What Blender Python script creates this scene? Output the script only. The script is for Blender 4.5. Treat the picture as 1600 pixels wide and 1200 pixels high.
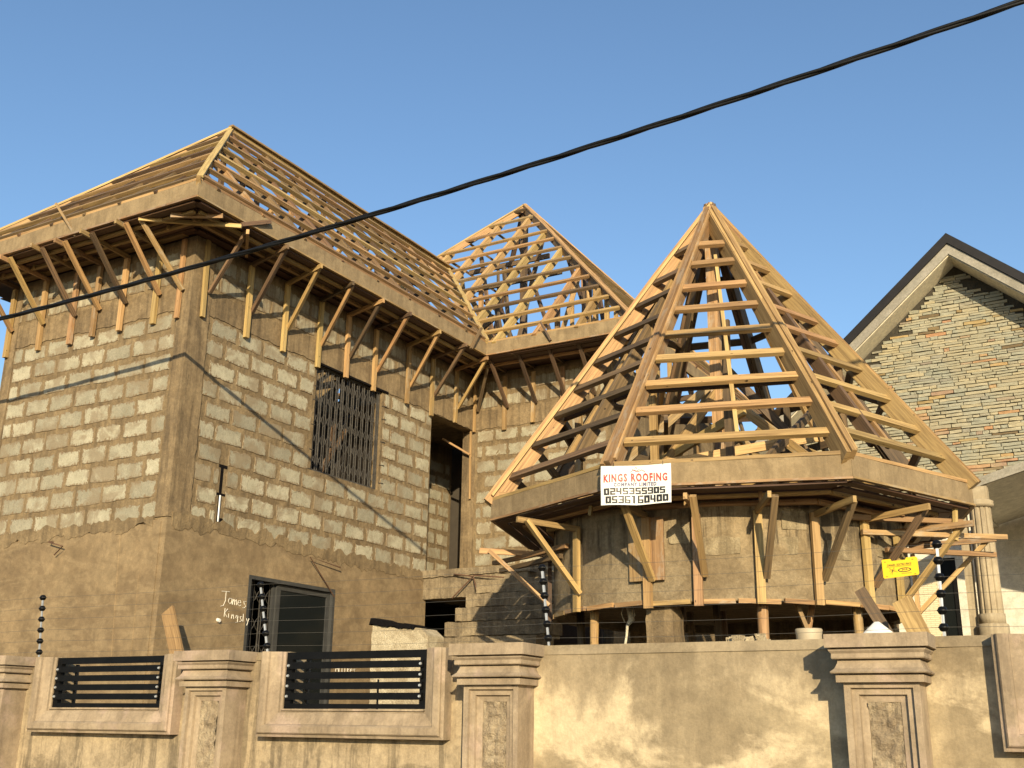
import bpy, math, random
from mathutils import Vector, Matrix, noise
R = random.Random(7)
V = Vector
scene = bpy.context.scene
for _o in list(bpy.data.objects): bpy.data.objects.remove(_o)

# ------------------------------------------------------------------ camera, sky, sun, exposure
# the house frame: corner of the block walls at the origin, left facade in Y=0, right facade in X=0
F_PX, PITCH, ROLL, AZ = 1714.0, math.radians(17.34), math.radians(.765), math.radians(59.8)
CAM = V((9.613, -8.752, 1.6))
s_, c_ = math.sin(PITCH), math.cos(PITCH)
r0 = V((math.sin(AZ), math.cos(AZ), 0)); fh = V((-math.cos(AZ), math.sin(AZ), 0))
fw = fh*c_ + V((0, 0, s_)); up = -fh*s_ + V((0, 0, c_))
rx = math.cos(ROLL)*r0 + math.sin(ROLL)*up; ux = -math.sin(ROLL)*r0 + math.cos(ROLL)*up
cd = bpy.data.cameras.new('camera'); cam = bpy.data.objects.new('camera', cd)
scene.collection.objects.link(cam)
m3 = Matrix((rx, ux, -fw)).transposed()
cam.matrix_world = Matrix.Translation(CAM) @ m3.to_4x4()
cd.sensor_width = 36; cd.lens = F_PX/1600*36; cd.clip_end = 2000; cd.clip_start = .05
scene.camera = cam

SUN = V((.68, -1, .36)).normalized()
elev = math.asin(SUN.z); rot = math.atan2(SUN.x, SUN.y)
w = bpy.data.worlds.new('World'); scene.world = w; w.use_nodes = True
nt = w.node_tree; bg = nt.nodes['Background']
sky = nt.nodes.new('ShaderNodeTexSky'); sky.sky_type = 'NISHITA'; sky.sun_disc = False
sky.sun_elevation = elev; sky.sun_rotation = rot; sky.air_density = 1.15; sky.dust_density = .5; sky.ozone_density = 3.5
nt.links.new(sky.outputs[0], bg.inputs[0]); bg.inputs[1].default_value = .105
sl = bpy.data.lights.new('sun', 'SUN'); sl.energy = 3.9; sl.angle = math.radians(.5); sl.color = (1, .83, .56)
so = bpy.data.objects.new('sun', sl); scene.collection.objects.link(so)
so.rotation_euler = SUN.to_track_quat('Z', 'Y').to_euler(); so.location = (8, -12, 12)
vs = scene.view_settings; vs.view_transform = 'Standard'; vs.look = 'None'; vs.gamma = 1; vs.exposure = .87
vs.use_curve_mapping = False

# ------------------------------------------------------------------ helpers
WL = {}
COL = scene.collection
def wl(o): return WL[o.name] if o else V((0, 0, 0))
def link(o, parent, loc):
    COL.objects.link(o)
    if parent: o.parent = parent
    o.location = V(loc) - wl(parent)
    WL[o.name] = V(loc)
    return o
def tag(o, label=None, cat=None, group=None, kind=None):
    if label: o['label'] = label
    if cat: o['category'] = cat
    if group: o['group'] = group
    if kind: o['kind'] = kind
    return o
def thing(name, loc, label, cat, group=None):
    o = bpy.data.objects.new(name, None); o.empty_display_size = .2
    link(o, None, loc); return tag(o, label, cat, group)

class MB:
    """collects shapes in world coordinates; build() links them as one mesh object"""
    def __init__(s): s.v = []; s.f = []; s.uv = []; s.mi = []; s.smooth = False
    def face(s, idx, uvs=None, mi=0):
        s.f.append(tuple(idx)); s.uv.append(uvs); s.mi.append(mi)
    def poly(s, pts, mi=0):
        b = len(s.v); s.v += [V(p) for p in pts]; s.face(range(b, b+len(pts)), None, mi)
    def box(s, lo, hi, mi=0):
        x0, y0, z0 = lo; x1, y1, z1 = hi
        b = len(s.v)
        s.v += [V(p) for p in ((x0,y0,z0),(x1,y0,z0),(x1,y1,z0),(x0,y1,z0),(x0,y0,z1),(x1,y0,z1),(x1,y1,z1),(x0,y1,z1))]
        for q in ((0,3,2,1),(4,5,6,7),(0,1,5,4),(1,2,6,5),(2,3,7,6),(3,0,4,7)): s.face([b+i for i in q], None, mi)
        return s
    def beam(s, p0, p1, w, h, up=(0,0,1), jit=.004, seg=None, mi=0):
        p0, p1 = V(p0), V(p1); d = p1-p0; L = d.length
        if L < 1e-4: return s
        x = d/L; u = V(up); y = u.cross(x)
        if y.length < 1e-3: y = V((1,0,0)).cross(x)
        if y.length < 1e-3: y = V((0,1,0)).cross(x)
        y.normalize(); z = x.cross(y)
        n = seg if seg else max(1, min(4, int(L/.7)))
        b = len(s.v); u0 = R.random()*20; off = [V((0,0,0))]*(n+1)
        for i in range(n+1):
            o = y*R.uniform(-jit, jit)+z*R.uniform(-jit, jit)
            for (a, c) in ((-.5,-.5),(.5,-.5),(.5,.5),(-.5,.5)):
                s.v.append(p0+d*(i/n)+o+y*w*a+z*h*c+V((R.uniform(-.0015,.0015),)*3))
        P = (0, w, w+h, 2*w+h, 2*w+2*h)
        for i in range(n):
            for k in range(4):
                k2 = (k+1) % 4
                s.face((b+4*i+k, b+4*(i+1)+k, b+4*(i+1)+k2, b+4*i+k2)[::-1],
                       ((u0+L*i/n, u0+P[k]), (u0+L*(i+1)/n, u0+P[k]), (u0+L*(i+1)/n, u0+P[k+1]), (u0+L*i/n, u0+P[k+1]))[::-1], mi)
        s.face((b, b+1, b+2, b+3)[::-1], ((u0,u0),(u0+.003,u0+w),(u0+.006,u0+h),(u0,u0+h))[::-1], mi)
        e = b+4*n
        s.face((e, e+1, e+2, e+3), ((u0,u0),(u0+.003,u0+w),(u0+.006,u0+h),(u0,u0+h)), mi)
        return s
    def tube(s, pts, r, n=8, cap=True, rs=None, mi=0):
        pts = [V(p) for p in pts]; b = len(s.v); L = 0
        prev = None
        for i, p in enumerate(pts):
            t = (pts[min(i+1, len(pts)-1)]-pts[max(i-1, 0)]).normalized()
            if prev is None:
                a = V((0,0,1)).cross(t)
                if a.length < .01: a = V((1,0,0)).cross(t)
            else: a = prev - t*prev.dot(t)
            a.normalize(); prev = a; c = t.cross(a); rr = rs[i] if rs else r
            for k in range(n):
                th = 2*math.pi*k/n; s.v.append(p+a*math.cos(th)*rr+c*math.sin(th)*rr)
        for i in range(len(pts)-1):
            l0 = L; L += (pts[i+1]-pts[i]).length
            for k in range(n):
                k2 = (k+1) % n
                s.face((b+n*i+k, b+n*i+k2, b+n*(i+1)+k2, b+n*(i+1)+k),
                       ((l0, k/n*r*6), (l0, (k+1)/n*r*6), (L, (k+1)/n*r*6), (L, k/n*r*6)), mi)
        if cap:
            s.face([b+k for k in range(n)][::-1], None, mi); e = b+n*(len(pts)-1); s.face([e+k for k in range(n)], None, mi)
        return s
    def prism(s, poly2, fn, d0, d1, mi=0):
        """poly2: outline (a,b) ccw; fn(a,b,d)->xyz ; closed solid between depths d0 and d1 (d1 = front)"""
        n = len(poly2); b = len(s.v)
        s.v += [V(fn(a, c, d0)) for a, c in poly2] + [V(fn(a, c, d1)) for a, c in poly2]
        s.face([b+n+i for i in range(n)], None, mi); s.face([b+i for i in range(n)][::-1], None, mi)
        for i in range(n):
            j = (i+1) % n; s.face((b+i, b+j, b+n+j, b+n+i), None, mi)
        return s
    def build(s, name, mat, parent=None, smooth=False, loc=None):
        if loc is None:
            lo = V([min(v[i] for v in s.v) for i in range(3)]); hi = V([max(v[i] for v in s.v) for i in range(3)])
            loc = (lo+hi)/2
        loc = V(loc)
        me = bpy.data.meshes.new(name)
        me.from_pydata([v-loc for v in s.v], [], s.f)
        for m in (mat if isinstance(mat, (list, tuple)) else [mat]): me.materials.append(m)
        uvl = me.uv_layers.new(name='UVMap').data
        k = 0
        for pi, f in enumerate(s.f):
            u = s.uv[pi]
            for q in range(len(f)):
                if u: uvl[k].uv = u[q]
                else:
                    p = s.v[f[q]]; uvl[k].uv = (p.x+p.y, p.z)
                k += 1
        me.polygons.foreach_set('material_index', s.mi)
        if smooth: me.polygons.foreach_set('use_smooth', [True]*len(s.f))
        me.validate(); me.update()
        o = bpy.data.objects.new(name, me)
        return link(o, parent, loc)

# ------------------------------------------------------------------ materials
def newmat(name):
    m = bpy.data.materials.new(name); m.use_nodes = True
    return m, m.node_tree, m.node_tree.nodes['Principled BSDF']
def N(t, ty, **kw):
    n = t.nodes.new(ty)
    for k, v in kw.items():
        if k == 'op': n.operation = v
        elif isinstance(k, str) and hasattr(n, k): setattr(n, k, v)
    return n
def L_(t, a, b): t.links.new(a, b)
def math_(t, op, a, b=None, clamp=False):
    n = t.nodes.new('ShaderNodeMath'); n.operation = op; n.use_clamp = clamp
    for i, x in enumerate((a, b)):
        if x is None: continue
        if isinstance(x, (int, float)): n.inputs[i].default_value = x
        else: t.links.new(x, n.inputs[i])
    return n.outputs[0]
def mixc(t, f, a, b, bt='MIX'):
    n = t.nodes.new('ShaderNodeMix'); n.data_type = 'RGBA'; n.blend_type = bt
    for i, x in ((0, f), (6, a), (7, b)):
        if isinstance(x, (int, float)): n.inputs[i].default_value = x
        elif isinstance(x, tuple): n.inputs[i].default_value = (*x, 1) if len(x) == 3 else x
        else: t.links.new(x, n.inputs[i])
    return n.outputs[2]
def noise_(t, vec, scale, detail=5, rough=.6, dist=0.):
    n = t.nodes.new('ShaderNodeTexNoise'); n.inputs['Scale'].default_value = scale
    n.inputs['Detail'].default_value = detail; n.inputs['Roughness'].default_value = rough; n.inputs['Distortion'].default_value = dist
    t.links.new(vec, n.inputs['Vector']); return n.outputs[0]
def ramp_(t, f, stops):
    n = t.nodes.new('ShaderNodeValToRGB'); t.links.new(f, n.inputs[0]); e = n.color_ramp.elements
    while len(e) < len(stops): e.new(.5)
    for i, (p, c) in enumerate(stops):
        e[i].position = p; e[i].color = (*c, 1) if len(c) == 3 else c
    return n.outputs[0]
def smooth_(t, x, a, b):
    n = t.nodes.new('ShaderNodeMapRange'); n.interpolation_type = 'SMOOTHSTEP'
    t.links.new(x, n.inputs[0]); n.inputs[1].default_value = a; n.inputs[2].default_value = b; return n.outputs[0]
def mapv(t, vec, sc):
    n = t.nodes.new('ShaderNodeMapping'); t.links.new(vec, n.inputs[0]); n.inputs['Scale'].default_value = sc; return n.outputs[0]
def bump_(t, b, h, st, dist=.02):
    n = t.nodes.new('ShaderNodeBump'); n.inputs['Strength'].default_value = st; n.inputs['Distance'].default_value = dist
    t.links.new(h, n.inputs['Height']); t.links.new(n.outputs[0], b.inputs['Normal'])
def wpos(t): return t.nodes.new('ShaderNodeNewGeometry').outputs['Position']

def wood(name, base, dark, rnd=.35, mort=0.0):
    base, dark = tuple(x*.72 for x in base), tuple(x*.6 for x in dark)
    m, t, b = newmat(name)
    uv = t.nodes.new('ShaderNodeTexCoord').outputs['UV']
    oi = t.nodes.new('ShaderNodeObjectInfo').outputs['Random']
    isl = t.nodes.new('ShaderNodeNewGeometry').outputs['Random Per Island']
    rn = math_(t, 'FRACT', math_(t, 'ADD', oi, isl))
    g = noise_(t, mapv(t, uv, (1.6, 42, 1)), 1, 5, .65, .6)
    g2 = noise_(t, mapv(t, uv, (.9, 9, 1)), 1, 4, .6)
    bl = noise_(t, mapv(t, uv, (5, 14, 1)), 1, 4, .7)
    c = ramp_(t, g, [(.28, dark), (.5, tuple((x+y*1.5)/2.5 for x, y in zip(dark, base))), (.66, base)])
    c = mixc(t, smooth_(t, g2, .55, .75), c, tuple(x*.62 for x in base))
    c = mixc(t, smooth_(t, bl, .66, .78), c, dark)
    if mort: c = mixc(t, math_(t, 'MULTIPLY', smooth_(t, noise_(t, mapv(t, uv, (3, 8, 1)), 1, 6, .75), .5, .6), mort), c, (.33, .27, .19))
    sp = smooth_(t, noise_(t, mapv(t, uv, (11, 26, 1)), 1, 2, .5), .69, .75)
    c = mixc(t, sp, c, tuple(x*.35 for x in dark))
    hs = t.nodes.new('ShaderNodeHueSaturation'); L_(t, c, hs.inputs['Color'])
    L_(t, math_(t, 'ADD', math_(t, 'MULTIPLY', rn, rnd*2), 1-rnd), hs.inputs['Value'])
    L_(t, math_(t, 'ADD', math_(t, 'MULTIPLY', math_(t, 'FRACT', math_(t, 'MULTIPLY', rn, 7.3)), .024), .490), hs.inputs['Hue'])
    hs.inputs['Saturation'].default_value = 1.0
    L_(t, hs.outputs[0], b.inputs['Base Color']); b.inputs['Roughness'].default_value = .72
    bump_(t, b, g, .5, .004)
    return m
WOOD = wood('sawn_pine', (.61, .385, .16), (.26, .14, .05), .26)
WOODF = wood('fresh_pine', (.70, .47, .20), (.42, .255, .09), .15)
WOODO = wood('weathered_shaded_timber', (.25, .155, .078), (.075, .048, .028), .45)  # weathered tone, also used dark on rafters to paint the battens' shade
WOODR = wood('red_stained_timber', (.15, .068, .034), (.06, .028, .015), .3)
WOODM = wood('mortar_splashed_timber', (.55, .345, .15), (.22, .125, .05), .25, .6)

K3 = (.60, .57, .50)
KG = (.68, .66, .62)
def kk(c, k3=None): return tuple(x*k for x, k in zip(c, k3 or K3))
def render_mat(name, a, bb, stain, scale=1.0, bump=.5, stainamt=.6, drip=0., rnd=0., pale=None, palefac=0., fine=60, tint=None, damp=0, k3=None, zdrip=None, spk=1., trowel=False, psm=(.47, .57)):
    a, bb, stain = kk(a, k3), kk(bb, k3), kk(stain, k3); pale = kk(pale, k3) if pale else None
    m, t, b = newmat(name); p = wpos(t)
    n1 = noise_(t, p, 2.2*scale, 8, .62, .4); n2 = noise_(t, p, .9*scale, 5, .6, .8); n3 = noise_(t, p, fine, 4, .7)
    n4 = noise_(t, p, 14*scale, 6, .7)
    c = ramp_(t, n1, [(.4, a), (.6, bb)])
    c = mixc(t, math_(t, 'MULTIPLY', smooth_(t, n2, .47, .58), stainamt), c, stain)
    if pale: c = mixc(t, math_(t, 'MULTIPLY', smooth_(t, noise_(t, mapv(t, p, (1, 1, 2.4) if trowel else (1, 1, 1.3)), (1.9 if trowel else 1.5)*scale, 9, .66, 1.0 if trowel else .35), *psm), palefac), c, pale)
    if damp:
        sz_ = t.nodes.new('ShaderNodeSeparateXYZ'); L_(t, p, sz_.inputs[0])
        q = math_(t, 'ADD', sz_.outputs[2], math_(t, 'MULTIPLY', math_(t, 'SUBTRACT', noise_(t, mapv(t, p, (1, 1, .5)), 3.5, 7, .7), .5), 1.1))
        c = mixc(t, math_(t, 'MULTIPLY', smooth_(t, q, 1.66, 2.0), .75*damp), c, stain)
    if drip:
        d = noise_(t, mapv(t, p, (9, 9, .7)), 1, 6, .7, .3)
        if zdrip:
            sq = t.nodes.new('ShaderNodeSeparateXYZ'); L_(t, p, sq.inputs[0]); zf = smooth_(t, math_(t, 'ADD', sq.outputs[2], math_(t, 'MULTIPLY', math_(t, 'SUBTRACT', n1, .5), 1.2)), *zdrip)
        else: zf = 1.0
        c = mixc(t, math_(t, 'MULTIPLY', math_(t, 'MULTIPLY', smooth_(t, d, .50, .60), zf), drip), c, tuple(x*.45 for x in stain))
        c = mixc(t, math_(t, 'MULTIPLY', math_(t, 'MULTIPLY', smooth_(t, d, .48, .40), zf), drip*.6), c, tuple(min(1, x*1.35) for x in bb))
    if tint: c = mixc(t, math_(t, 'MULTIPLY', smooth_(t, noise_(t, p, 3.3, 6, .6), .52, .65), tint[1]), c, tint[0])
    c = mixc(t, .45*spk, c, ramp_(t, n4, [(.36, (.6,)*3), (.64, (1.3,)*3)]), 'MULTIPLY')
    c = mixc(t, .35*spk, c, ramp_(t, n3, [(.3, (.6,)*3), (.7, (1.3,)*3)]), 'MULTIPLY')
    if rnd:
        oi = t.nodes.new('ShaderNodeObjectInfo').outputs['Random']
        hs = t.nodes.new('ShaderNodeHueSaturation'); L_(t, c, hs.inputs['Color'])
        L_(t, math_(t, 'ADD', math_(t, 'MULTIPLY', oi, rnd*2), 1-rnd), hs.inputs['Value']); c = hs.outputs[0]
    L_(t, c, b.inputs['Base Color']); b.inputs['Roughness'].default_value = .93
    h = math_(t, 'ADD', math_(t, 'MULTIPLY', n4, 1.), math_(t, 'MULTIPLY', n3, .45))
    bump_(t, b, h, bump, .02)
    return m
MORTAR = render_mat('cement_mortar', (.285, .21, .118), (.40, .305, .18), (.225, .165, .095), 1.3, .7, .5, .35)
RENDER = render_mat('brown_render', (.30, .222, .13), (.40, .30, .18), (.235, .17, .10), .8, .25, .55, 0, pale=(.47, .365, .225), palefac=.42, trowel=True)
CONC = render_mat('beam_concrete', (.30, .222, .13), (.40, .305, .185), (.21, .155, .095), 1.6, .55, .5, .45)
FASCIA = render_mat('cement_fascia', (.38, .29, .175), (.47, .365, .225), (.28, .21, .125), 2.5, .2, .45, .2, spk=.5)
RING = render_mat('smeared_ring_render', (.32, .25, .155), (.42, .335, .215), (.21, .16, .10), 1.6, .6, .4, .75, pale=(.50, .42, .29), palefac=.45, zdrip=(3.1, 3.45))
STAIR = render_mat('stair_concrete', (.34, .275, .185), (.48, .40, .28), (.20, .16, .115), 1.7, .8, .55, .3)
FENCE = render_mat('yard_wall_cement', (.36, .295, .19), (.50, .415, .275), (.24, .19, .12), .8, .28, .6, .12, pale=(.68, .57, .39), palefac=.85, damp=1, psm=(.42, .52), k3=(.80, .775, .72), spk=.8)
FENCE2 = render_mat('window_bay_cement', (.325, .26, .165), (.44, .36, .24), (.225, .18, .12), 1.3, .3, .6, .55, pale=(.54, .44, .29), palefac=.65, damp=.75, psm=(.48, .53), k3=(.72, .69, .64))
CAST = render_mat('cast_moulding', (.40, .315, .215), (.50, .40, .28), (.31, .24, .165), 2.4, .22, .5, .25, tint=((.42, .31, .24), .5), k3=KG, spk=.6)
CLAD = render_mat('rock_panel', (.38, .30, .20), (.50, .41, .28), (.27, .21, .14), 5, 1.0, .5, fine=22, k3=(.85, .83, .78))
DIRT = render_mat('red_earth', (.17, .13, .085), (.22, .17, .11), (.13, .10, .065), .5, .5)
PIERM = render_mat('pale_rough_cement', (.70, .60, .43), (.95, .85, .64), (.45, .35, .22), 4, 1.0, .5)
COLM = render_mat('column_cement', (.42, .355, .25), (.50, .43, .31), (.33, .27, .19), 1.5, .1, .4, .25, k3=(.80, .77, .70), spk=.5)
WHITEW = render_mat('cream_wall_paint', (1.0, .99, .92), (1.05, 1.04, .98), (.93, .92, .86), .7, .04, .4)
SOFF = render_mat('cream_soffit', (.95, .9, .76), (1.0, .95, .80), (.85, .8, .66), 1, .05, .4)
NFAS = render_mat('grey_verge_board', (.42, .41, .37), (.52, .50, .46), (.33, .31, .27), 2, .2, .5)
def plain(name, c, rough=.5, metal=0, var=.12, bump=.1, sc=8, spec=.5):
    m, t, b = newmat(name); tc = t.nodes.new('ShaderNodeTexCoord').outputs['Object']
    n = noise_(t, tc, sc, 5, .65)
    L_(t, ramp_(t, n, [(.3, tuple(x*(1-var) for x in c)), (.7, tuple(min(1, x*(1+var)) for x in c))]), b.inputs['Base Color'])
    b.inputs['Roughness'].default_value = rough; b.inputs['Metallic'].default_value = metal; b.inputs['Specular IOR Level'].default_value = spec
    bump_(t, b, n, bump, .004); return m
BLACKP = plain('black_painted_steel', (.0035, .0035, .0035), .5, 0, .5, spec=.18)
GREYP = plain('grey_bar_steel', (.075, .068, .058), .55, .2, .35)
ALU = plain('aluminium_frame', (.055, .055, .052), .5, .2, .2)
ROD = plain('galvanised_rod', (.40, .42, .44), .45, .3, .15)
RUBBER = plain('black_insulator', (.004, .004, .004), .45, 0, .3, spec=.25)
CABLE = plain('black_cable', (.006, .006, .006), .5, 0, .4, .3, 20, spec=.25)
BOLT = plain('zinc_bolt', (.7, .7, .68), .35, .7, .1)
WIRE = plain('fence_wire', (.13, .12, .10), .5, .3, .1, spec=.3)
ROOFM = plain('dark_roof_sheet', (.012, .010, .009), .5, 0, .3, spec=.3)
GUTM = plain('rusty_rebar', (.13, .07, .04), .8, .2, .4)
BAG = plain('white_sacking', (.72, .70, .64), .8, 0, .1, .4, 30)
TUBM = plain('cream_plastic', (.40, .33, .22), .6, 0, .1)
TARP = plain('black_felt', (.006, .005, .005), .9, 0, .4, 1, 40, spec=.1)
ROPEM = plain('pale_rope', (.55, .50, .38), .9, 0, .3, 1, 60)
WHITEP = plain('banner_vinyl', (.70, .69, .63), .45, 0, .04)
RED = plain('red_print', (.72, .05, .035), .5, 0, .15)
NAVY = plain('navy_print', (.06, .06, .14), .5, 0, .2)
INK = plain('black_print', (.008, .008, .007), .5, 0, .3)
YELLOW = plain('yellow_plastic', (.72, .48, .006), .4, 0, .04)
CHALK = plain('white_chalk', (.66, .62, .52), .9, 0, .2, .2, 60)
def glass():
    m, t, b = newmat('dark_window_glass'); b.inputs['Base Color'].default_value = (.01, .012, .012, 1)
    b.inputs['Roughness'].default_value = .12; b.inputs['Specular IOR Level'].default_value = .12; return m
GLASS = glass()
TILE = None

def block_mat():
    m, t, b = newmat('sandcrete_block')
    tc = t.nodes.new('ShaderNodeTexCoord'); gen = tc.outputs['Generated']; p = wpos(t)
    oi = t.nodes.new('ShaderNodeObjectInfo').outputs['Random']
    sx = t.nodes.new('ShaderNodeSeparateXYZ'); L_(t, gen, sx.inputs[0])
    ex = math_(t, 'MINIMUM', sx.outputs[0], math_(t, 'SUBTRACT', 1., sx.outputs[0]))
    ez = math_(t, 'MULTIPLY', math_(t, 'MINIMUM', sx.outputs[2], math_(t, 'SUBTRACT', 1., sx.outputs[2])), .5)
    e = math_(t, 'MINIMUM', ex, ez)
    n1 = noise_(t, mapv(t, p, (1, 1, .6)), 24, 7, .75, .4); n2 = noise_(t, p, 90, 3, .7); n3 = noise_(t, p, 5, 5, .6)
    k = math_(t, 'ADD', e, math_(t, 'MULTIPLY', math_(t, 'SUBTRACT', n1, .55), .62))
    mm = math_(t, 'SUBTRACT', 1., smooth_(t, k, .0, .045))
    c = ramp_(t, n3, [(.3, (.30, .275, .19)), (.7, (.42, .385, .275))])
    c = mixc(t, .6, c, ramp_(t, n2, [(.35, (.72,)*3), (.65, (1.2,)*3)]), 'MULTIPLY')
    c = mixc(t, math_(t, 'MULTIPLY', smooth_(t, n1, .53, .62), .5), c, (.23, .195, .135))
    hs = t.nodes.new('ShaderNodeHueSaturation'); L_(t, c, hs.inputs['Color'])
    L_(t, math_(t, 'ADD', math_(t, 'MULTIPLY', oi, .42), .72), hs.inputs['Value'])
    c = mixc(t, mm, hs.outputs[0], (.19, .135, .073))
    # film of thin mortar on some blocks, mortar runs on the upper courses
    film = math_(t, 'MULTIPLY', smooth_(t, noise_(t, p, 2.1, 6, .65, .6), .47, .60), .7)
    c = mixc(t, film, c, (.21, .16, .095))
    sp = t.nodes.new('ShaderNodeSeparateXYZ'); L_(t, p, sp.inputs[0])
    hi = smooth_(t, sp.outputs[2], 6.35, 6.75)
    dr = math_(t, 'MULTIPLY', smooth_(t, noise_(t, mapv(t, p, (14, 14, .9)), 1, 6, .7), .44, .6), hi)
    c = mixc(t, math_(t, 'MULTIPLY', dr, .6), c, (.13, .09, .05))
    L_(t, c, b.inputs['Base Color']); b.inputs['Roughness'].default_value = .95
    bump_(t, b, math_(t, 'ADD', math_(t, 'MULTIPLY', n1, .8), math_(t, 'MULTIPLY', n2, .5)), .7, .012)
    return m
BLOCK = block_mat()
def stone_mat():
    m, t, b = newmat('ledge_stone'); p = wpos(t)
    oi = t.nodes.new('ShaderNodeObjectInfo').outputs['Random']; isl = t.nodes.new('ShaderNodeNewGeometry').outputs['Random Per Island']
    r = math_(t, 'FRACT', math_(t, 'ADD', oi, isl))
    c = ramp_(t, r, [(0, (.245, .245, .185)), (.3, (.29, .28, .205)), (.55, (.33, .30, .205)), (.74, (.36, .31, .19)), (.88, (.22, .21, .165)), (.93, (.38, .20, .10)), (.965, (.36, .26, .11)), (.988, (.14, .10, .05))])
    n1 = noise_(t, mapv(t, p, (1, 1, 3)), 16, 6, .7); n2 = noise_(t, p, 1.4, 4, .6)
    c = mixc(t, .5, c, ramp_(t, n1, [(.3, (.6,)*3), (.7, (1.3,)*3)]), 'MULTIPLY')
    c = mixc(t, math_(t, 'MULTIPLY', smooth_(t, n2, .48, .6), .35), c, (.34, .28, .155))
    L_(t, c, b.inputs['Base Color']); b.inputs['Roughness'].default_value = .85
    bump_(t, b, n1, .6, .015); return m
STONE = stone_mat()
GROUT = render_mat('stone_backing', (.07, .065, .05), (.10, .09, .07), (.05, .045, .035), 4, .5)

# ------------------------------------------------------------------ ground
g = MB(); g.poly([(-250, -250, 0), (250, -250, 0), (250, 250, 0), (-250, 250, 0)])
tag(g.build('ground', DIRT, loc=(0, 0, 0)), kind='structure')

# ------------------------------------------------------------------ wall helpers
def planeY(y, sgn=-1):      # facing -Y : a = x
    return lambda a, z, d: (a, y + sgn*d, z)
def planeX(x, sgn=1):       # facing +X : a = y
    return lambda a, z, d: (x + sgn*d, a, z)
def nz(p, s, amp): return noise.noise(V(p)*s)*amp
def rough_rects(mb, fn, rects, th, cell=.07, amp=.006, sc=9):
    for (a0, a1, z0, z1) in rects:
        na = max(1, int((a1-a0)/cell)); nzz = max(1, int((z1-z0)/cell)); b = len(mb.v)
        for j in range(nzz+1):
            for i in range(na+1):
                a = a0+(a1-a0)*i/na; z = z0+(z1-z0)*j/nzz
                p = fn(a, z, 0); d = nz(p, sc, amp)+nz(p, sc*3, amp*.5)
                mb.v.append(V(fn(a, z, d)))
        for j in range(nzz):
            for i in range(na):
                q = b+j*(na+1)+i; mb.face((q, q+1, q+na+2, q+na+1))
        bb = len(mb.v); mb.v += [V(fn(a0, z0, -th)), V(fn(a1, z0, -th)), V(fn(a1, z1, -th)), V(fn(a0, z1, -th))]
        mb.face((bb+3, bb+2, bb+1, bb))
        mb.face([bb, bb+1]+[b+i for i in range(na, -1, -1)])
        t0 = b+nzz*(na+1)
        mb.face([bb+2, bb+3]+[t0+i for i in range(na+1)])
        mb.face([bb+3, bb]+[b+j*(na+1) for j in range(nzz+1)])
        mb.face([bb+1, bb+2]+[b+j*(na+1)+na for j in range(nzz, -1, -1)])
def ragged(pts, amp, step=.035, mask=None):
    """subdivide closed outline; edges flagged in mask get a torn line"""
    out = []
    for i in range(len(pts)):
        p, q = V((*pts[i], 0)), V((*pts[(i+1) % len(pts)], 0)); L = (q-p).length
        if mask and not mask[i]: out.append((p.x, p.y)); continue
        n = max(1, int(L/step)); nn = V((q.y-p.y, p.x-q.x, 0)).normalized()
        for k in range(n):
            r = p+(q-p)*(k/n)
            o = 0 if k == 0 else noise.noise(r*6+V((3, i, 1)))*amp + R.uniform(-.35, .35)*amp
            out.append((r.x+nn.x*o, r.y+nn.y*o))
    return out
BV = []
for k in range(14):
    W_, H_ = .43, .215; mb = MB(); pts = []
    per = [(-.5, -.5, .5, -.5, 5), (.5, -.5, .5, .5, 3), (.5, .5, -.5, .5, 6), (-.5, .5, -.5, -.5, 3)]
    for (xa, ya, xb, yb, n) in per:
        for i in range(n):
            f = i/n; x = (xa+(xb-xa)*f)*W_; y = (ya+(yb-ya)*f)*H_
            top = ya > .4 and yb > .4
            j = .013 if not top else .032
            x += R.uniform(-.013, .013); y += R.uniform(-j, j*.2) if top else R.uniform(-.008, .008)
            if i == 0: x *= .965; y *= .93
            pts.append((x, y))
    b = len(pts)
    vb = [(x, .004, y) for x, y in pts]; d = [R.uniform(.004, .011) for _ in pts]
    vf = [(x*.975, -d[i], y*.955) for i, (x, y) in enumerate(pts)]
    me = bpy.data.meshes.new('block'); fs = [list(range(b, 2*b))]+[(i, (i+1) % b, b+(i+1) % b, b+i) for i in range(b)]
    me.from_pydata(vb+vf, [], fs); me.materials.append(BLOCK); me.update(); BV.append(me)
def place_block(parent, fn, a0, a1, z0, z1, horiz):
    o = bpy.data.objects.new('block', R.choice(BV))
    link(o, parent, fn((a0+a1)/2, (z0+z1)/2+R.uniform(-.006, .006), 0))
    o.scale = ((a1-a0)/.43, 1, (z1-z0)/.215)
    o.rotation_euler = (0, R.uniform(-.012, .012), horiz)
def lay(parent, fn, a0, a1, zs, holes, horiz, phase=0.):
    for k, z in enumerate(zs):
        off = (.235 if k % 2 else 0.)+phase+R.uniform(-.03, .03)
        iv = [(a0, a1)]
        for (h0, h1, g0, g1) in holes:
            if z+.2 > g0+.02 and z < g1-.02:
                nv = []
                for (p, q) in iv:
                    if h0 > p: nv.append((p, min(q, h0)))
                    if h1 < q: nv.append((max(p, h1), q))
                    if h0 <= p and h1 >= q: pass
                iv = [(p, q) for p, q in nv if q-p > .05]
        for (p, q) in iv:
            x = p-((p-off) % .468)
            while x < q:
                g_ = R.uniform(.012, .032); b0, b1 = max(x, p)+g_, min(x+.468, q)-g_
                if b1-b0 > .07:
                    place_block(parent, fn, b0, b1, z+.024, z+R.uniform(.228, .242), horiz)
                x += .468+R.uniform(-.012, .012)

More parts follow.
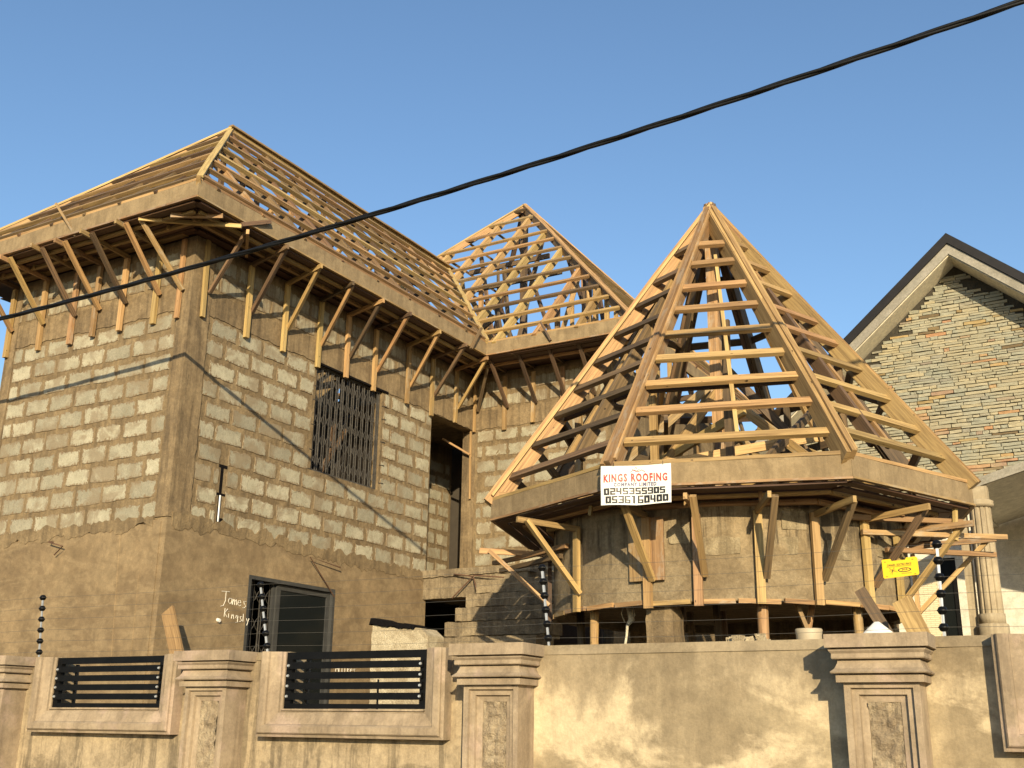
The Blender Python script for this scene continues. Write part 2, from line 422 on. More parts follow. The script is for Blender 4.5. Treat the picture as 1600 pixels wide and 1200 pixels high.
# ================================================================== UNFINISHED HOUSE
house = thing('unfinished_house', (0, 0, 0), 'two storey unplastered block house with bare timber roof frame and eaves brackets', 'house')
YC = 6.5
zs = [3.80+.259*k for k in range(10)]
zt = [6.725, 6.975]
# left facade
fL = planeY(0.); mb = MB(); rough_rects(mb, fL, [(-3.42, 0, 0, 7.33)], .2)
wallL = mb.build('wall', MORTAR, house, loc=(0, 0, 0)); tag(wallL, 'block wall left of the corner')
lay(wallL, fL, -3.25, -.19, zs, [], 0); lay(wallL, fL, -3.40, -.19, zt, [], 0, .1)
# right facade with window, door to landing, lower window, recess under landing
WIN = (2.39, 3.90, 4.87, 6.38); DOOR = (5.22, 6.5, 3.84, 6.40); LOW = (1.37, 3.04, 1.55, 3.34)
fR = planeX(0.); mb = MB()
rough_rects(mb, fR, [(0, LOW[0], 0, 3.84), (LOW[0], LOW[1], 0, LOW[2]), (LOW[0], LOW[1], LOW[3], 3.84), (LOW[1], 5.22, 0, 3.84),
                     (0, WIN[0], 3.84, 6.38), (WIN[0], WIN[1], 3.84, WIN[2]), (WIN[1], 5.22, 3.84, 6.38), (0, 6.5, 6.38, 7.33)], .18)
wallR = mb.build('wall', MORTAR, house, loc=(0, 0, 0)); tag(wallR, 'block wall with barred window and landing doorway')
SLOT = (.74, .84, 3.86, 4.6)
lay(wallR, fR, .31, 5.22, zs, [(WIN[0]-.03, WIN[1]+.03, WIN[2], WIN[3]), SLOT], math.pi/2, .13); lay(wallR, fR, .31, 6.3, zt, [], math.pi/2)
# central wall
fC = planeY(YC); mb = MB(); rough_rects(mb, fC, [(0, 2.55, 0, 7.33), (-.2, 0, 0, 7.33)], .18)
wallC = mb.build('wall', MORTAR, house, loc=(0, 0, 0)); tag(wallC, 'recessed block wall behind the octagonal porch roof')
lay(wallC, fC, .06, 2.5, zs, [], 0, .2); lay(wallC, fC, .06, 2.5, zt, [], 0)
# columns and ring beam
mb = MB()
mb.prism(ragged([(-.19, 3.84), (.018, 3.84), (.018, 7.33), (-.19, 7.33)], .016, .06, (0, 0, 0, 1)), fL, -.0, .018)
mb.prism(ragged([(0, 3.84), (.31, 3.84), (.31, 7.33), (0, 7.33)], .018, .06, (0, 1, 0, 0)), fR, -.0, .0182)
mb.build('corner_column', CONC, house)
mb = MB(); mb.prism(ragged([(-3.43, 3.84), (-3.24, 3.84), (-3.24, 7.3), (-3.43, 7.3)], .016, .06, (0, 1, 0, 0)), fL, 0, .014); mb.build('column', CONC, house)
mb = MB(); mb.prism(ragged([(-.205, 3.84), (.02, 3.84), (.04, 6.38), (-.205, 6.38)], .01, .06, (0, 1, 0, 0)), fC, 0, .02); mb.build('column', CONC, house)
def ringbeam(fn, a0, a1, d=.011):
    mb = MB(); mb.prism(ragged([(a0, 6.385), (a1, 6.385), (a1, 6.71), (a0, 6.71)], .022, .04, (1, 0, 1, 0)), fn, 0, d)
    mb.build('ring_beam', CONC, house)
ringbeam(fL, -3.42, -.18); ringbeam(fR, .3, 6.49); ringbeam(fC, .01, 2.5)
# chased slot with conduit
mb = MB(); mb.box((-.02, .755, 3.88), (.004, .80, 4.58)); mb.box((-.02, .72, 4.56), (.005, .86, 4.60)); mb.box((-.02, .70, 4.22), (.0052, .90, 4.25)); mb.box((-.02, .76, 3.86), (.006, .86, 3.95))
mb.build('conduit_chase', TARP, house)
mb = MB(); mb.tube([(.012, .775, 3.9), (.014, .772, 4.22)], .012, 6); mb.build('conduit_pipe', ROD, house)
# plaster on the lower storey
def plaster(fn, segs, d=.024):
    mb = MB()
    for pts, mask in segs: mb.prism(ragged(pts, .045, .045, mask), fn, 0, d)
    return mb.build('render_coat', RENDER, house)
plaster(fL, [([(-3.43, 0), (.024, 0), (.024, 3.83), (-.15, 3.80), (-.7, 3.74), (-3.43, 3.74)], (0, 0, 0, 1, 1, 0))])
plaster(fR, [([(0, 0), (LOW[0], 0), (LOW[0], 3.80), (.75, 3.84), (0, 3.83)], (0, 0, 1, 1, 0)),
             ([(LOW[0], 0), (LOW[1], 0), (LOW[1], LOW[2]), (LOW[0], LOW[2])], (0, 0, 0, 0)),
             ([(LOW[0], LOW[3]), (LOW[1], LOW[3]), (LOW[1], 3.77), (LOW[0], 3.80)], (0, 0, 1, 0)),
             ([(LOW[1], 0), (5.2, 0), (5.2, 3.72), (LOW[1], 3.77)], (0, 0, 1, 0))])
mb = MB(); mb.prism([(-.20, 0), (-.02, 0), (-.06, 3.78), (-.18, 3.79)], fL, .0242, .036); mb.tube([(-.62, -.026, 2.2), (-.72, -.026, 3.7)], .008, 4)
mb.tube([(-.31, -.026, 2.2), (-.33, -.026, 3.2)], .006, 4); mb.build('render_screed', RENDER, house)
# torn smear of mortar where the render stops
mb = MB(); mb.prism(ragged([(-3.42, 3.68), (-.2, 3.73), (-.2, 3.86), (-3.42, 3.83)], .07, .05, (1, 0, 1, 0)), fL, 0, .031); mb.build('mortar_smear', MORTAR, house)
mb = MB(); mb.prism(ragged([(.05, 3.75), (5.15, 3.70), (5.15, 3.83), (.05, 3.90)], .075, .05, (1, 0, 1, 0)), fR, 0, .031); mb.build('mortar_smear', MORTAR, house)
# interior: floor, far walls, inner wall lit through the door
mb = MB(); mb.box((-3.22, .2, 3.62), (-.18, 11.9, 3.84)); mb.build('floor_slab', CONC, house)
fI = planeX(-3.4); mb = MB(); rough_rects(mb, planeX(-3.22), [(.2, 12, 0, 7.3)], .18, .3)
mb.build('wall', MORTAR, house, loc=(0, 0, 0))
mb = MB(); rough_rects(mb, planeX(-1.25), [(4.6, 7.75, 3.84, 7.3)], .15, .1); wi = mb.build('wall', MORTAR, house, loc=(0, 0, 0)); tag(wi, 'inner block wall seen through the doorway')
lay(wi, planeX(-1.25), 4.7, 7.7, [3.85+.259*k for k in range(9)], [], math.pi/2)
mb = MB(); rough_rects(mb, planeY(12.), [(-3.3, 3., 0, 7.3)], .2, .4); rough_rects(mb, planeX(2.55), [(6.68, 12., 0, 7.33)], .18, .2); mb.build('wall', MORTAR, house, loc=(0, 0, 0))
mb = MB(); rough_rects(mb, planeY(7.85), [(-3.2, 2.5, 3.84, 7.3)], .15, .15); mb.build('wall', plain('back_wall_shade', (.05, .04, .028), .9), house, loc=(0, 0, 0))  # darkness of the doorway interior put into this wall's colour
mb = MB(); mb.box((-3.2, 4.6, 6.46), (-.19, 7.7, 6.60)); mb.build('shade_slab', CONC, house)  # slab added overhead to darken the room behind the doorway
mb = MB(); mb.box((-3.2, 4.4, 6.9), (-.18, 4.55, 7.3)); mb.box((-3.2, 4.4, 3.84), (-1.4, 4.55, 6.9)); mb.build('partition_wall', MORTAR, house)
# upper window: folding burglar bars in the opening
def lattice(mb, fn, a0, a1, z0, z1, n, w=.018, tiers=5, d=0.):
    for i in range(n+1):
        a = a0+(a1-a0)*i/n
        mb.beam(fn(a-.006, z0, d), fn(a-.006, z1, d), w, .012, fn(1, 0, 0) if False else (0, 0, 1), 0, 1)
        mb.beam(fn(a+.022, z0, d+.012), fn(a+.022, z1, d+.012), .010, .010, (0, 0, 1), 0, 1)
    st = (a1-a0)/n; th = (z1-z0)/tiers
    for k in range(tiers):
        for i in range(n):
            a = a0+st*i; zc = z0+th*(k+.5); hh = th*.30
            P = [(a, zc-hh), (a+st*.35, zc-hh*.45), (a+st*.5, zc), (a+st*.65, zc+hh*.45), (a+st, zc+hh)]
            Q = [(p, 2*zc-q) for p, q in P]
            for S_ in (P, Q):
                mb.tube([fn(p, q, d+.006) for p, q in S_], .0032, 4, False)
wb = MB(); fb = planeX(-.05)
wb.box((-.065, WIN[0], WIN[2]), (-.04, WIN[1], WIN[2]+.03)); wb.box((-.065, WIN[0], WIN[3]-.03), (-.04, WIN[1], WIN[3]))
wb.box((-.064, WIN[0], WIN[2]+.03), (-.041, WIN[0]+.02, WIN[3]-.03)); wb.box((-.064, WIN[1]-.02, WIN[2]+.03), (-.041, WIN[1], WIN[3]-.03))
win = wb.build('window', GREYP, house); tag(win, 'upper window opening with folding burglar bars')
lb = MB(); lattice(lb, fb, WIN[0]+.03, WIN[1]-.05, WIN[2]+.03, WIN[3]-.03, 12, .013); lb.build('burglar_bars', GREYP, win)
DARKB = plain('room_shade_black', (.030, .024, .018), .9, 0, .5, 1, 6)  # near-black that paints the unlit room behind the upper window
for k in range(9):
    y0_ = WIN[0]-.5+.42*k; mb = MB(); mb.box((-1.02, y0_, 3.86), (-.98, y0_+.40, R.uniform(5.9, 6.3)+(.25 if k > 3 else 0))); mb.build('shade_board', DARKB, house)  # boards added behind the window to keep its interior dark
for k in range(5):
    y0_ = WIN[0]-.2+R.uniform(0, 2.6); B0 = MB().beam((-.85, y0_, R.uniform(4.9, 5.6)), (-.8, y0_+R.uniform(-.8, .9), R.uniform(5.6, 6.6)), .05, .07); B0.build('stored_timber', DARKB if k % 2 else WOODO, house)  # every other timber takes the painted room shade
mb = MB(); mb.beam((.01, WIN[0]-.02, WIN[3]+.0), (.01, WIN[1]+.12, WIN[3]+.0), .03, .03, mi=0); mb.build('lintel_edge', TARP, win)
for z in (4.98, 5.25, 5.6, 5.95, 6.15):
    MB().tube([(.0, WIN[1], z), (.02, WIN[1]+.10, z+.01)], .006, 4).build('fixing_lug', GREYP, win)
    MB().tube([(.0, WIN[0]-.05, z-.1), (.012, WIN[0]+.02, z-.1)], .006, 4).build('fixing_lug', GREYP, win)
# lower sliding window
fl = planeX(-.03); a0, a1, z0, z1 = LOW
def fr(mb, a0, a1, z0, z1, w, d0, d1):
    for q in ((a0, a0+w, z0, z1), (a1-w, a1, z0, z1), (a0+w, a1-w, z1-w, z1), (a0+w, a1-w, z0, z0+w)):
        mb.box((d0, q[0], q[2]), (d1, q[1], q[3]))
mb = MB(); fr(mb, a0+.002, a1-.002, z0, z1-.002, .045, -.09, .03); lw = mb.build('window', ALU, house); tag(lw, 'lower sliding window half open with burglar bars behind')
mb = MB(); fr(mb, 1.94, 2.995, z0+.046, z1-.048, .07, -.05, -.02); mb.build('window_sash', ALU, lw)
mb = MB(); fr(mb, 1.90, 2.08, z0+.046, z1-.048, .045, -.088, -.055); mb.build('window_sash', ALU, lw)
mb = MB(); mb.box((-.040, 2.01, z0+.11), (-.036, 2.93, z1-.11)); mb.build('window_pane', GLASS, lw)
lb = MB(); lattice(lb, planeX(-.12), a0+.06, 2.9, z0+.03, z1-.05, 9, .016, 5); lb.build('burglar_bars', GREYP, lw)
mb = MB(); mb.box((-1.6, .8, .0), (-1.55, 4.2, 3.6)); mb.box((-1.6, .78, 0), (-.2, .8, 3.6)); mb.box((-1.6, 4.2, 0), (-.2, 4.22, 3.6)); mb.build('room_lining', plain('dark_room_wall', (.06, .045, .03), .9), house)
# plants a white pipe end, rebar hooks
mb = MB(); mb.tube([(.02, .905, 2.755), (.06, .905, 2.745)], .022, 10); mb.build('waste_pipe', BAG, house)
mb = MB(); mb.tube([(-1.89, -.03, 3.67), (-1.88, -.10, 3.66), (-1.61, -.10, 3.59), (-1.77, -.08, 3.50)], .009, 6); mb.build('bent_rebar', GUTM, house)
mb = MB(); mb.tube([(.10, 3.03, 3.63), (.10, 2.39, 3.69), (.03, 3.02, 3.24)], .009, 6); mb.build('bent_rebar', GUTM, house)
# chalk writing
def chalk(strokes, fn, name='chalk_writing'):
    mb = MB()
    for st in strokes: mb.tube([fn(a, z, .030) for a, z in st], .0045, 4, False)
    mb.build(name, CHALK, house)
def glyphs(word, a, z, h, dz=0.):
    G = {'J': [[(-.25, 1.0), (.75, 1.05)], [(.3, 1.0), (.3, .2), (.1, -.25), (-.25, -.35)]],
         'a': [[(.5, .5), (.15, .5), (.05, .2), (.3, 0), (.5, .2), (.5, .5), (.55, .0)]],
         'm': [[(0, 0), (.05, .5), (.05, .3), (.22, .5), (.3, 0)], [(.3, .3), (.45, .5), (.55, 0)]],
         'e': [[(.05, .25), (.45, .3), (.35, .5), (.1, .45), (.05, .15), (.3, 0), (.5, .1)]],
         's': [[(.5, .5), (.2, .5), (.3, .25), (.55, .1), (.3, -.1), (.1, -.1)]],
         'K': [[(.05, 1.0), (.0, 0)], [(.5, .95), (.05, .45), (.5, 0)]],
         'i': [[(.1, .5), (.12, 0)], [(.1, .72), (.11, .76)]],
         'n': [[(0, 0), (.05, .5), (.08, .35), (.3, .5), (.38, 0)]],
         'g': [[(.45, .45), (.15, .5), (.1, .2), (.4, .15), (.45, .45), (.42, -.3), (.1, -.35)]],
         'k': [[(.05, .9), (.05, 0)], [(.4, .5), (.08, .25), (.42, 0)]], 'l': [[(.1, .9), (.12, 0)]], 'y': [[(.05, .5), (.25, .15)], [(.5, .5), (.2, -.35)]],
         'M': [[(0, 0), (.1, .9), (.3, .3), (.5, .9), (.6, 0)]]}
    out = []; x = a
    for i, ch in enumerate(word):
        for st in G[ch]: out.append([(x+p*h, z+q*h+dz*i) for p, q in st])
        x += h*.62
    return out
for W_ in (('James', .96, 2.96, .13, -.004), ('Kingsly', 1.0, 2.80, .10, -.006), ('Mllikes', 3.14, 2.27, .10, 0)): chalk(glyphs(*W_), fR)

# ---- timber of the eaves and roof
EZ = 7.57; OV = .75; T = 1.105; EYC = YC-OV-.12   # eave height, overhang, slope
XR = 3.3; XW = -4.17; AX, AY = -1.71, 2.0
def roof_part(name, label=None):
    pass
mb = MB()
for (p, q) in (((-3.3, -.1, 7.36), (-.1, -.1, 7.36)), ((-.1, .1, 7.36), (-.1, 6.4, 7.36)), ((0, 6.58, 7.36), (2.5, 6.58, 7.36)), ((-3.3, 0, 7.36), (-3.3, 12, 7.36))):
    mb.beam(p, q, .1, .07)
roof = mb.build('roof_frame', WOOD, house, loc=(0, 0, 0)); tag(roof, 'bare sawn timber roof frame with wall plates')
def B(name, p0, p1, w_, h_, mat, parent, up=(0, 0, 1), jit=.009, label=None):
    o = MB().beam(p0, p1, w_, h_, up, jit).build(name, mat, parent)
    if label: o['label'] = label
    return o
# fascia, drip batten and soffit planks
def fascia_run(pts, ze, h, parent, strip=True, closed=False, inn=None, planks=5, depth=.68):
    n = len(pts)
    for i in range(n if closed else n-1):
        p, q = V((*pts[i], 0)), V((*pts[(i+1) % n], 0)); d = (q-p).normalized(); o = V((d.y, -d.x, 0))  # outward = right of travel
        m_ = MB(); m_.beam(p+V((0, 0, ze-h/2))-o*.015, q+V((0, 0, ze-h/2))-o*.015, .03, h, jit=.002, seg=8); m_.build('fascia_board', FASCIA, parent)
        m_ = MB(); m_.beam(p+V((0, 0, ze-h-.012))-o*.012, q+V((0, 0, ze-h-.012))-o*.012, .045, .022, jit=.003); m_.build('fascia_batten', WOODM, parent)
        m_ = MB(); m_.beam(p+V((0, 0, ze+.018))-o*.03, q+V((0, 0, ze+.018))-o*.03, .05, .032, jit=.003); m_.build('eaves_batten', WOOD, parent)
fascia_run([(XW, -OV), (OV, -OV), (OV, EYC), (XR, EYC), (XR, 11.5)], EZ, .195, roof)
SZ = EZ-.225
for k in range(5):
    o = .10+.135*k; wd = .115
    for (p, q) in (((XW+.1, -OV+o, SZ), (OV-o, -OV+o, SZ)), ((OV-o, -OV+o, SZ), (OV-o, EYC+o, SZ)), ((OV-o, EYC+o, SZ), (XR-.1, EYC+o, SZ))):
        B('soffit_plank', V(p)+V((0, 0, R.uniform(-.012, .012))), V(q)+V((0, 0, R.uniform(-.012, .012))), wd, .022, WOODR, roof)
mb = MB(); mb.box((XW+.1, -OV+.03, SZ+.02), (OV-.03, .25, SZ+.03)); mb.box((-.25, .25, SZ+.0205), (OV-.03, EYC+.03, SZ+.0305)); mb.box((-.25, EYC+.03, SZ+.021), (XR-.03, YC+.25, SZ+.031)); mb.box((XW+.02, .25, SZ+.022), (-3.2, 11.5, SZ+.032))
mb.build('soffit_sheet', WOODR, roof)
for (p, q) in (((XW+.3, -.33, SZ-.03), (.4, -.33, SZ-.03)), ((.33, -.4, SZ-.03), (.33, EYC+.3, SZ-.03)), ((.38, EYC+.42, SZ-.03), (XR-.2, EYC+.42, SZ-.03)),
               ((XW+.3, -.55, SZ-.034), (.5, -.55, SZ-.034)), ((.55, -.5, SZ-.034), (.55, EYC+.15, SZ-.034))):
    B('soffit_bearer', p, q, .05, .04, WOOD, roof)
# slopes
ts = [.05, .37, .71, 1.05, 1.39, 1.72, 2.05, 2.33]
Z = lambda t: EZ+.03+T*t
nR = V((T, 0, 1)).normalized(); nF = V((0, -T, 1)).normalized(); nL = V((-T, 0, 1)).normalized()
KY = (AY+OV)/(OV-AX)     # hip run ratio
for t in ts:
    wd = R.choice((WOOD, WOOD, WOODO))
    B('roof_batten', (OV-t, -OV+KY*t+.03, Z(t)), (OV-t, EYC+t-.03, Z(t)), .075, .055, WOODF if t == 1.05 else WOOD, roof, nR, .003)
    B('roof_batten', (XW+t, -OV+KY*t, Z(t)), (OV-t-.03, -OV+KY*t, Z(t)), .06, .05, (WOOD if ts.index(t) % 2 else WOODO), roof, nF, .002)
    if t > 1.5: B('roof_batten', (XW+t, -OV+KY*t, Z(t)), (XW+t, 11.5, Z(t)), .05, .045, WOODO, roof, nL)
apM = V((AX, AY, Z(2.46)))
def hip(p, q, w_=.06, h_=.15, mat=WOOD, parent=None, capm=None, off=0., capw=.09):
    p, q = V(p), V(q)
    B('hip_rafter', p-V((0, 0, h_*.45)), q-V((0, 0, h_*.45)), w_, h_, mat, parent)
    B('hip_board', p+V((0, 0, .02)), q+V((0, 0, .02)), capw, .028, capm or mat, parent)
hip((OV, -OV, Z(0)), apM, .05, .13, WOOD, roof, WOODF, capw=.075)
hip((XW, -OV, Z(0)), apM, .05, .13, WOOD, roof, WOODF)
B('ridge_board', apM, (AX, 8.25, Z(2.46)), .05, .14, WOOD, roof)
B('ridge_board', apM+V((.04, -.05, .03)), (AX+.04, 8.25, Z(2.46)+.03), .09, .03, WOODM, roof)
RD = .055
y = -.45
while y < 8.1:
    tm = min(2.42, (y+OV)/KY) if y < AY else 2.42
    t0 = max(0.02, y-EYC)
    if tm > t0+.1: B('rafter', (OV-t0, y, Z(t0)-RD-.03), (OV-tm, y, Z(tm)-RD-.03), .045, .11, R.choice((WOODO, WOODM)), roof, nR)
    if tm > .1: B('rafter', (XW+.02, y+.04, Z(.02)-RD-.03), (XW+tm, y+.04, Z(tm)-RD-.03), .045, .11, WOODO, roof, nL)
    if y > AY-.2:
        B('king_post', (AX, y+.02, 7.4), (AX, y+.02, Z(2.40)-.1), .08, .05, R.choice((WOOD, WOODO)), roof)
        B('tie_beam', (-3.3, y+.02, 7.45), (-.0, y+.02, 7.45), .05, .1, WOOD, roof)
        B('truss_strut', (AX-.02, y+.05, 7.6), (OV-1.25, y+.05, Z(1.25)-.14), .05, .07, WOOD, roof)
        B('truss_strut', (AX+.02, y+.05, 7.6), (XW+1.25, y+.05, Z(1.25)-.14), .05, .07, WOODO, roof)
    y += .78
x = XW+.5
while x < OV-.2:
    tm = min((x-XW), (OV-x)); tm = max(.05, tm)
    B('rafter', (x, -OV+.02, Z(.02)-.085), (x, -OV+KY*tm, Z(tm)-.085), .045, .11, WOODO, roof, nF)
    B('ceiling_joist', (x, -OV+.1, 7.44), (x, .9, 7.46), .045, .09, WOODO, roof)
    x += .62
# central roof
cts = [.22, .56, .89, 1.22, 1.57, 1.92, 2.32, 2.69, 3.03, 3.39, 3.74, 4.13]
CX, CH = -1.0, 4.3; CY = EYC+CH; XLc = CX-CH
apC = V((CX, CY, Z(CH)))
for t in cts:
    xl = OV-t if t < 2.46 else XLc+t
    B('roof_batten', (xl+.02, EYC+t, Z(t)), (XR-t-.02, EYC+t, Z(t)), .07, .05, R.choice((WOOD, WOODO, WOODM)), roof, nF, .002)
    B('roof_batten', (XR-t, EYC+t, Z(t)), (XR-t, CY+CH-t, Z(t)), .05, .045, WOOD, roof, nR)
    if t > 2.6: B('roof_batten', (XLc+t, EYC+t, Z(t)), (XLc+t, CY+CH-t, Z(t)), .05, .045, WOOD, roof, nL)
hip((XR, EYC, Z(0)), apC, .06, .16, WOODO, roof, WOOD)
hip((XLc+2.4, EYC+2.4, Z(2.4)), apC, .06, .14, WOOD, roof, WOODF)
hip((XR, CY+CH, Z(0)), apC, .06, .16, WOODO, roof, WOODF)
hip((XLc, CY+CH, Z(0)), apC, .06, .14, WOODO, roof)
B('valley_board', (OV, EYC, Z(0)+.03), (AX, EYC+2.46, Z(2.46)+.03), .08, .03, WOODF, roof)
B('valley_rafter', (OV, EYC, Z(0)-.06), (AX, EYC+2.46, Z(2.46)-.06), .05, .12, WOOD, roof)
for x in (.15, .9, 1.65, 2.4, -.6, -1.35, -2.1, -2.9):
    tm = min(XR-x, x-XLc); t0 = max(.02, OV-x) if x > AX else 2.5
    if tm > t0: B('rafter', (x, EYC+t0, Z(t0)-.10), (x, EYC+tm, Z(tm)-.10), .075, .12, R.choice((WOODF, WOOD)), roof, nF)
for yy in (6.6, 7.5, 8.4, 9.3, 10.2, 11.1, 12.2):
    tm = min(yy-EYC, CY+CH-yy)
    B('rafter', (XR-.02, yy, Z(.02)-.09), (XR-tm, yy, Z(tm)-.09), .05, .12, WOODO, roof, nR)
for x in (-2.4, -1.4, -.4, .5, 1.4, 2.3):
    tm = min(XR-x, x-XLc)
    B('rafter', (x, CY+CH, Z(0)-.09), (x, CY+CH-tm, Z(tm)-.09), .05, .12, WOODO, roof)
B('king_post', (CX, CY, 7.4), apC-V((0, 0, .1)), .12, .12, WOODO, roof)
RR = random.Random(5)
for i in range(14):
    x0 = RR.uniform(-1.2, 2.4); y0 = RR.uniform(EYC+.6, CY+1.5)
    tt = min(XR-x0, x0-XLc, y0-EYC, CY+CH-y0)
    if tt > .6: B('roof_post', (x0, y0, 7.4), (x0, y0, Z(tt)-.15), .06, .08, RR.choice((WOOD, WOODO)), roof)
for i in range(13):
    x0 = RR.uniform(-1.5, 2.2); x1 = x0+RR.uniform(-1.6, 1.6); y0 = RR.uniform(EYC+.8, CY)
    tt = min(XR-x1, x1-XLc, y0-EYC)
    if tt > .8: B('roof_brace', (x0, y0, 7.5), (x1, y0+.3, Z(tt)-.2), .05, .09, RR.choice((WOOD, WOODO, WOODO)), roof)
for yy in (6.7, 7.6, 8.6, 9.8): B('tie_beam', (-1.5, yy, 7.48), (2.9, yy, 7.48), .05, .1, WOODO, roof)
for yy, t in ((8.2, 2.3), (9.2, 3.1)): B('roof_purlin', (XLc+t+.3, yy, Z(t)-.35), (XR-t-.2, yy, Z(t)-.35), .05, .1, WOODO, roof)

# ---- brackets of the soffit formwork, nailed to the walls
def bracket(parent, base, nrm, ztop, zbot, zarm, reach, side, zs_=6.63, mats=None, lean=0., wid=.05, armback=.05):
    """base: (x,y) on the wall, nrm outward, side = along-wall unit"""
    b = V((*base, 0)); n = V((*nrm, 0)); s = V((*side, 0)); m1, m2, m3_ = mats or (R.choice((WOOD, WOODF, WOODM)), R.choice((WOOD, WOODO)), R.choice((WOOD, WOODM)))
    a = MB().beam(b+n*(-armback+.06)+V((0, 0, zarm-.02)), b+n*(reach+R.uniform(.0, .06))+s*lean+V((0, 0, zarm+R.uniform(-.01, .02))), .035, .06)
    a = a.build('formwork_bracket', m2, parent)
    MB().beam(b+n*.045+V((0, 0, zbot+R.uniform(-.03, .03))), b+n*.045+V((0, 0, ztop)), wid*1.35, .045, n, .008).build('upright', m1, a)
    MB().beam(b+n*.05+s*.06+V((0, 0, zs_)), b+n*(reach-.06)+s*(.06+lean)+V((0, 0, zarm+.01)), wid*1.05, .045, n, .009).build('strut', m3_, a)
    return a
for i, (y, zb) in enumerate(((.93, 6.27), (1.63, 6.29), (2.34, 6.28), (2.96, 6.30), (3.63, 6.31), (4.47, 6.30), (5.14, 6.31), (5.85, 6.35))):
    bracket(house, (0, y), (1, 0), 7.27, zb, 7.30, .78, (0, 1), lean=-.19-.03*(i % 3), mats=(WOODF if i < 6 and i != 5 else WOODM, WOOD if i % 2 else WOODO, WOOD if i % 3 else WOODO))
for i, x in enumerate((-2.73, -2.1, -1.66, -1.17, -.57)):
    bracket(house, (x, 0), (0, -1), 7.25, 6.25, 7.30, .78, (1, 0), lean=.06, mats=(WOODF if i in (0, 4, 3) else WOODM, WOODM, WOODO if i % 2 else WOOD))
bracket(house, (-3.38, 0), (0, -1), 7.25, 6.26, 7.30, .78, (1, 0), lean=.06)
for i, x in enumerate((.62, 1.17, 1.72, 2.25)):
    bracket(house, (x, YC), (0, -1), 7.25, (6.33, 6.38, 6.5, 6.4)[i], 7.36, .78, (1, 0), lean=.04, zs_=6.70, mats=(WOODM, WOODO, WOODO))
# corner uprights and the odd pieces at the corner
cb = B('formwork_bracket', (-.16, -.05, 6.26), (-.16, -.05, 7.3), .06, .035, WOOD, house, (0, -1, 0))
B('formwork_bracket', (.04, .16, 6.31), (.04, .16, 7.33), .06, .04, WOODF, house, (1, 0, 0))
B('formwork_bracket', (.05, .24, 6.66), (.70, .15, 7.36), .05, .035, WOODO, house, (1, 0, 0))
B('formwork_bracket', (-.1, -.05, 6.62), (-.28, -.74, 7.42), .055, .035, WOODM, house, (0, -1, 0))
B('formwork_bracket', (-.25, -.70, 7.33), (.78, -.05, 7.26), .035, .05, WOODF, house)
B('formwork_bracket', (.2, -.62, 7.3), (.72, -.3, 7.3), .035, .06, WOODM, house)
B('formwork_bracket', (.78, .05, 7.24), (.25, .6, 7.26), .035, .06, WOOD, house)
B('formwork_bracket', (.74, -.02, 7.3), (.80, .42, 7.52), .03, .05, WOODO, house)
B('formwork_bracket', (-1.36, -.70, 7.34), (-1.62, -.86, 7.78), .05, .03, WOODM, house, label='loose batten standing up past the fascia')
B('formwork_bracket', (.79, 5.1, 7.3), (.82, 5.35, 7.72), .05, .03, WOODO, house)
B('formwork_bracket', (1.95, 5.6, 7.4), (1.80, 5.55, 7.72), .05, .03, WOODO, house)
B('formwork_bracket', (.05, 6.43, 6.34), (.05, 6.43, 7.25), .05, .035, WOODF, house, (1, 0, 0))
B('formwork_bracket', (.1, 6.43, 6.7), (.62, 5.9, 7.3), .05, .035, WOODO, house, (1, -1, 0))
# hangers under the soffit
for i in range(9):
    y_ = .6+.68*i
    if y_ < 5.3: B('soffit_hanger', (.36, y_, 7.30), (.36, y_, 7.42), .04, .03, WOOD, roof)
for i in range(6): B('soffit_hanger', (-3.2+.62*i, -.38, 7.28), (-3.2+.62*i, -.38, 7.42), .04, .03, WOOD, roof)
# stick hanging in the doorway
B('door_prop', (-.02, 6.44, 5.2), (-.02, 6.44, 6.38), .02, .03, WOODF, house); B('door_prop', (-.5, 6.3, 6.25), (-.02, 6.42, 5.95), .03, .03, WOOD, house)
B('door_prop', (-.7, 7.6, 3.9), (-.35, 7.3, 5.0), .05, .05, WOODO, house)

# ================================================================== CONCRETE STAIR
st = thing('concrete_staircase', (1.6, 4.5, 0), 'rough cast concrete stair and landing up to the doorway', 'staircase')
mb = MB(); mb.prism(ragged([(.02, 3.42), (1.85, 3.42), (1.85, 3.84), (.02, 3.84)], .012, .05, (1, 0, 1, 0)), planeY(5.12), -1.36, 0.)
mb.prism(ragged([(.0, 3.74), (1.9, 3.74), (1.9, 3.845), (.0, 3.845)], .016, .04, (1, 0, 0, 0)), planeY(5.12), -.2, .03); mb.build('landing', STAIR, st)
for k in range(11):
    zt_ = 3.63-.222*k; yy = 4.98-.245*k
    mb = MB(); xl_ = 1.06-.012*k; mb.prism(ragged([(xl_, zt_-.185), (2.6, zt_-.185), (2.6, zt_), (xl_, zt_)], .012, .05, (1, 0, 1, 0)), planeY(yy), -.5, R.uniform(0, .012)); mb.prism([(xl_+.03, zt_-.23), (2.56, zt_-.23), (2.56, zt_-.17), (xl_+.03, zt_-.17)], planeY(yy), -.5, -.035)
    mb.build('step', STAIR, st)
mb = MB(); mb.tube([(1.5, 5.03, 3.66), (.98, 5.05, 3.72), (.62, 5.02, 3.40)], .011, 6); mb.tube([(.62, 5.05, 3.76), (.98, 5.03, 3.70), (1.03, 5.04, 3.50)], .011, 6); mb.build('bent_rebar', GUTM, st)
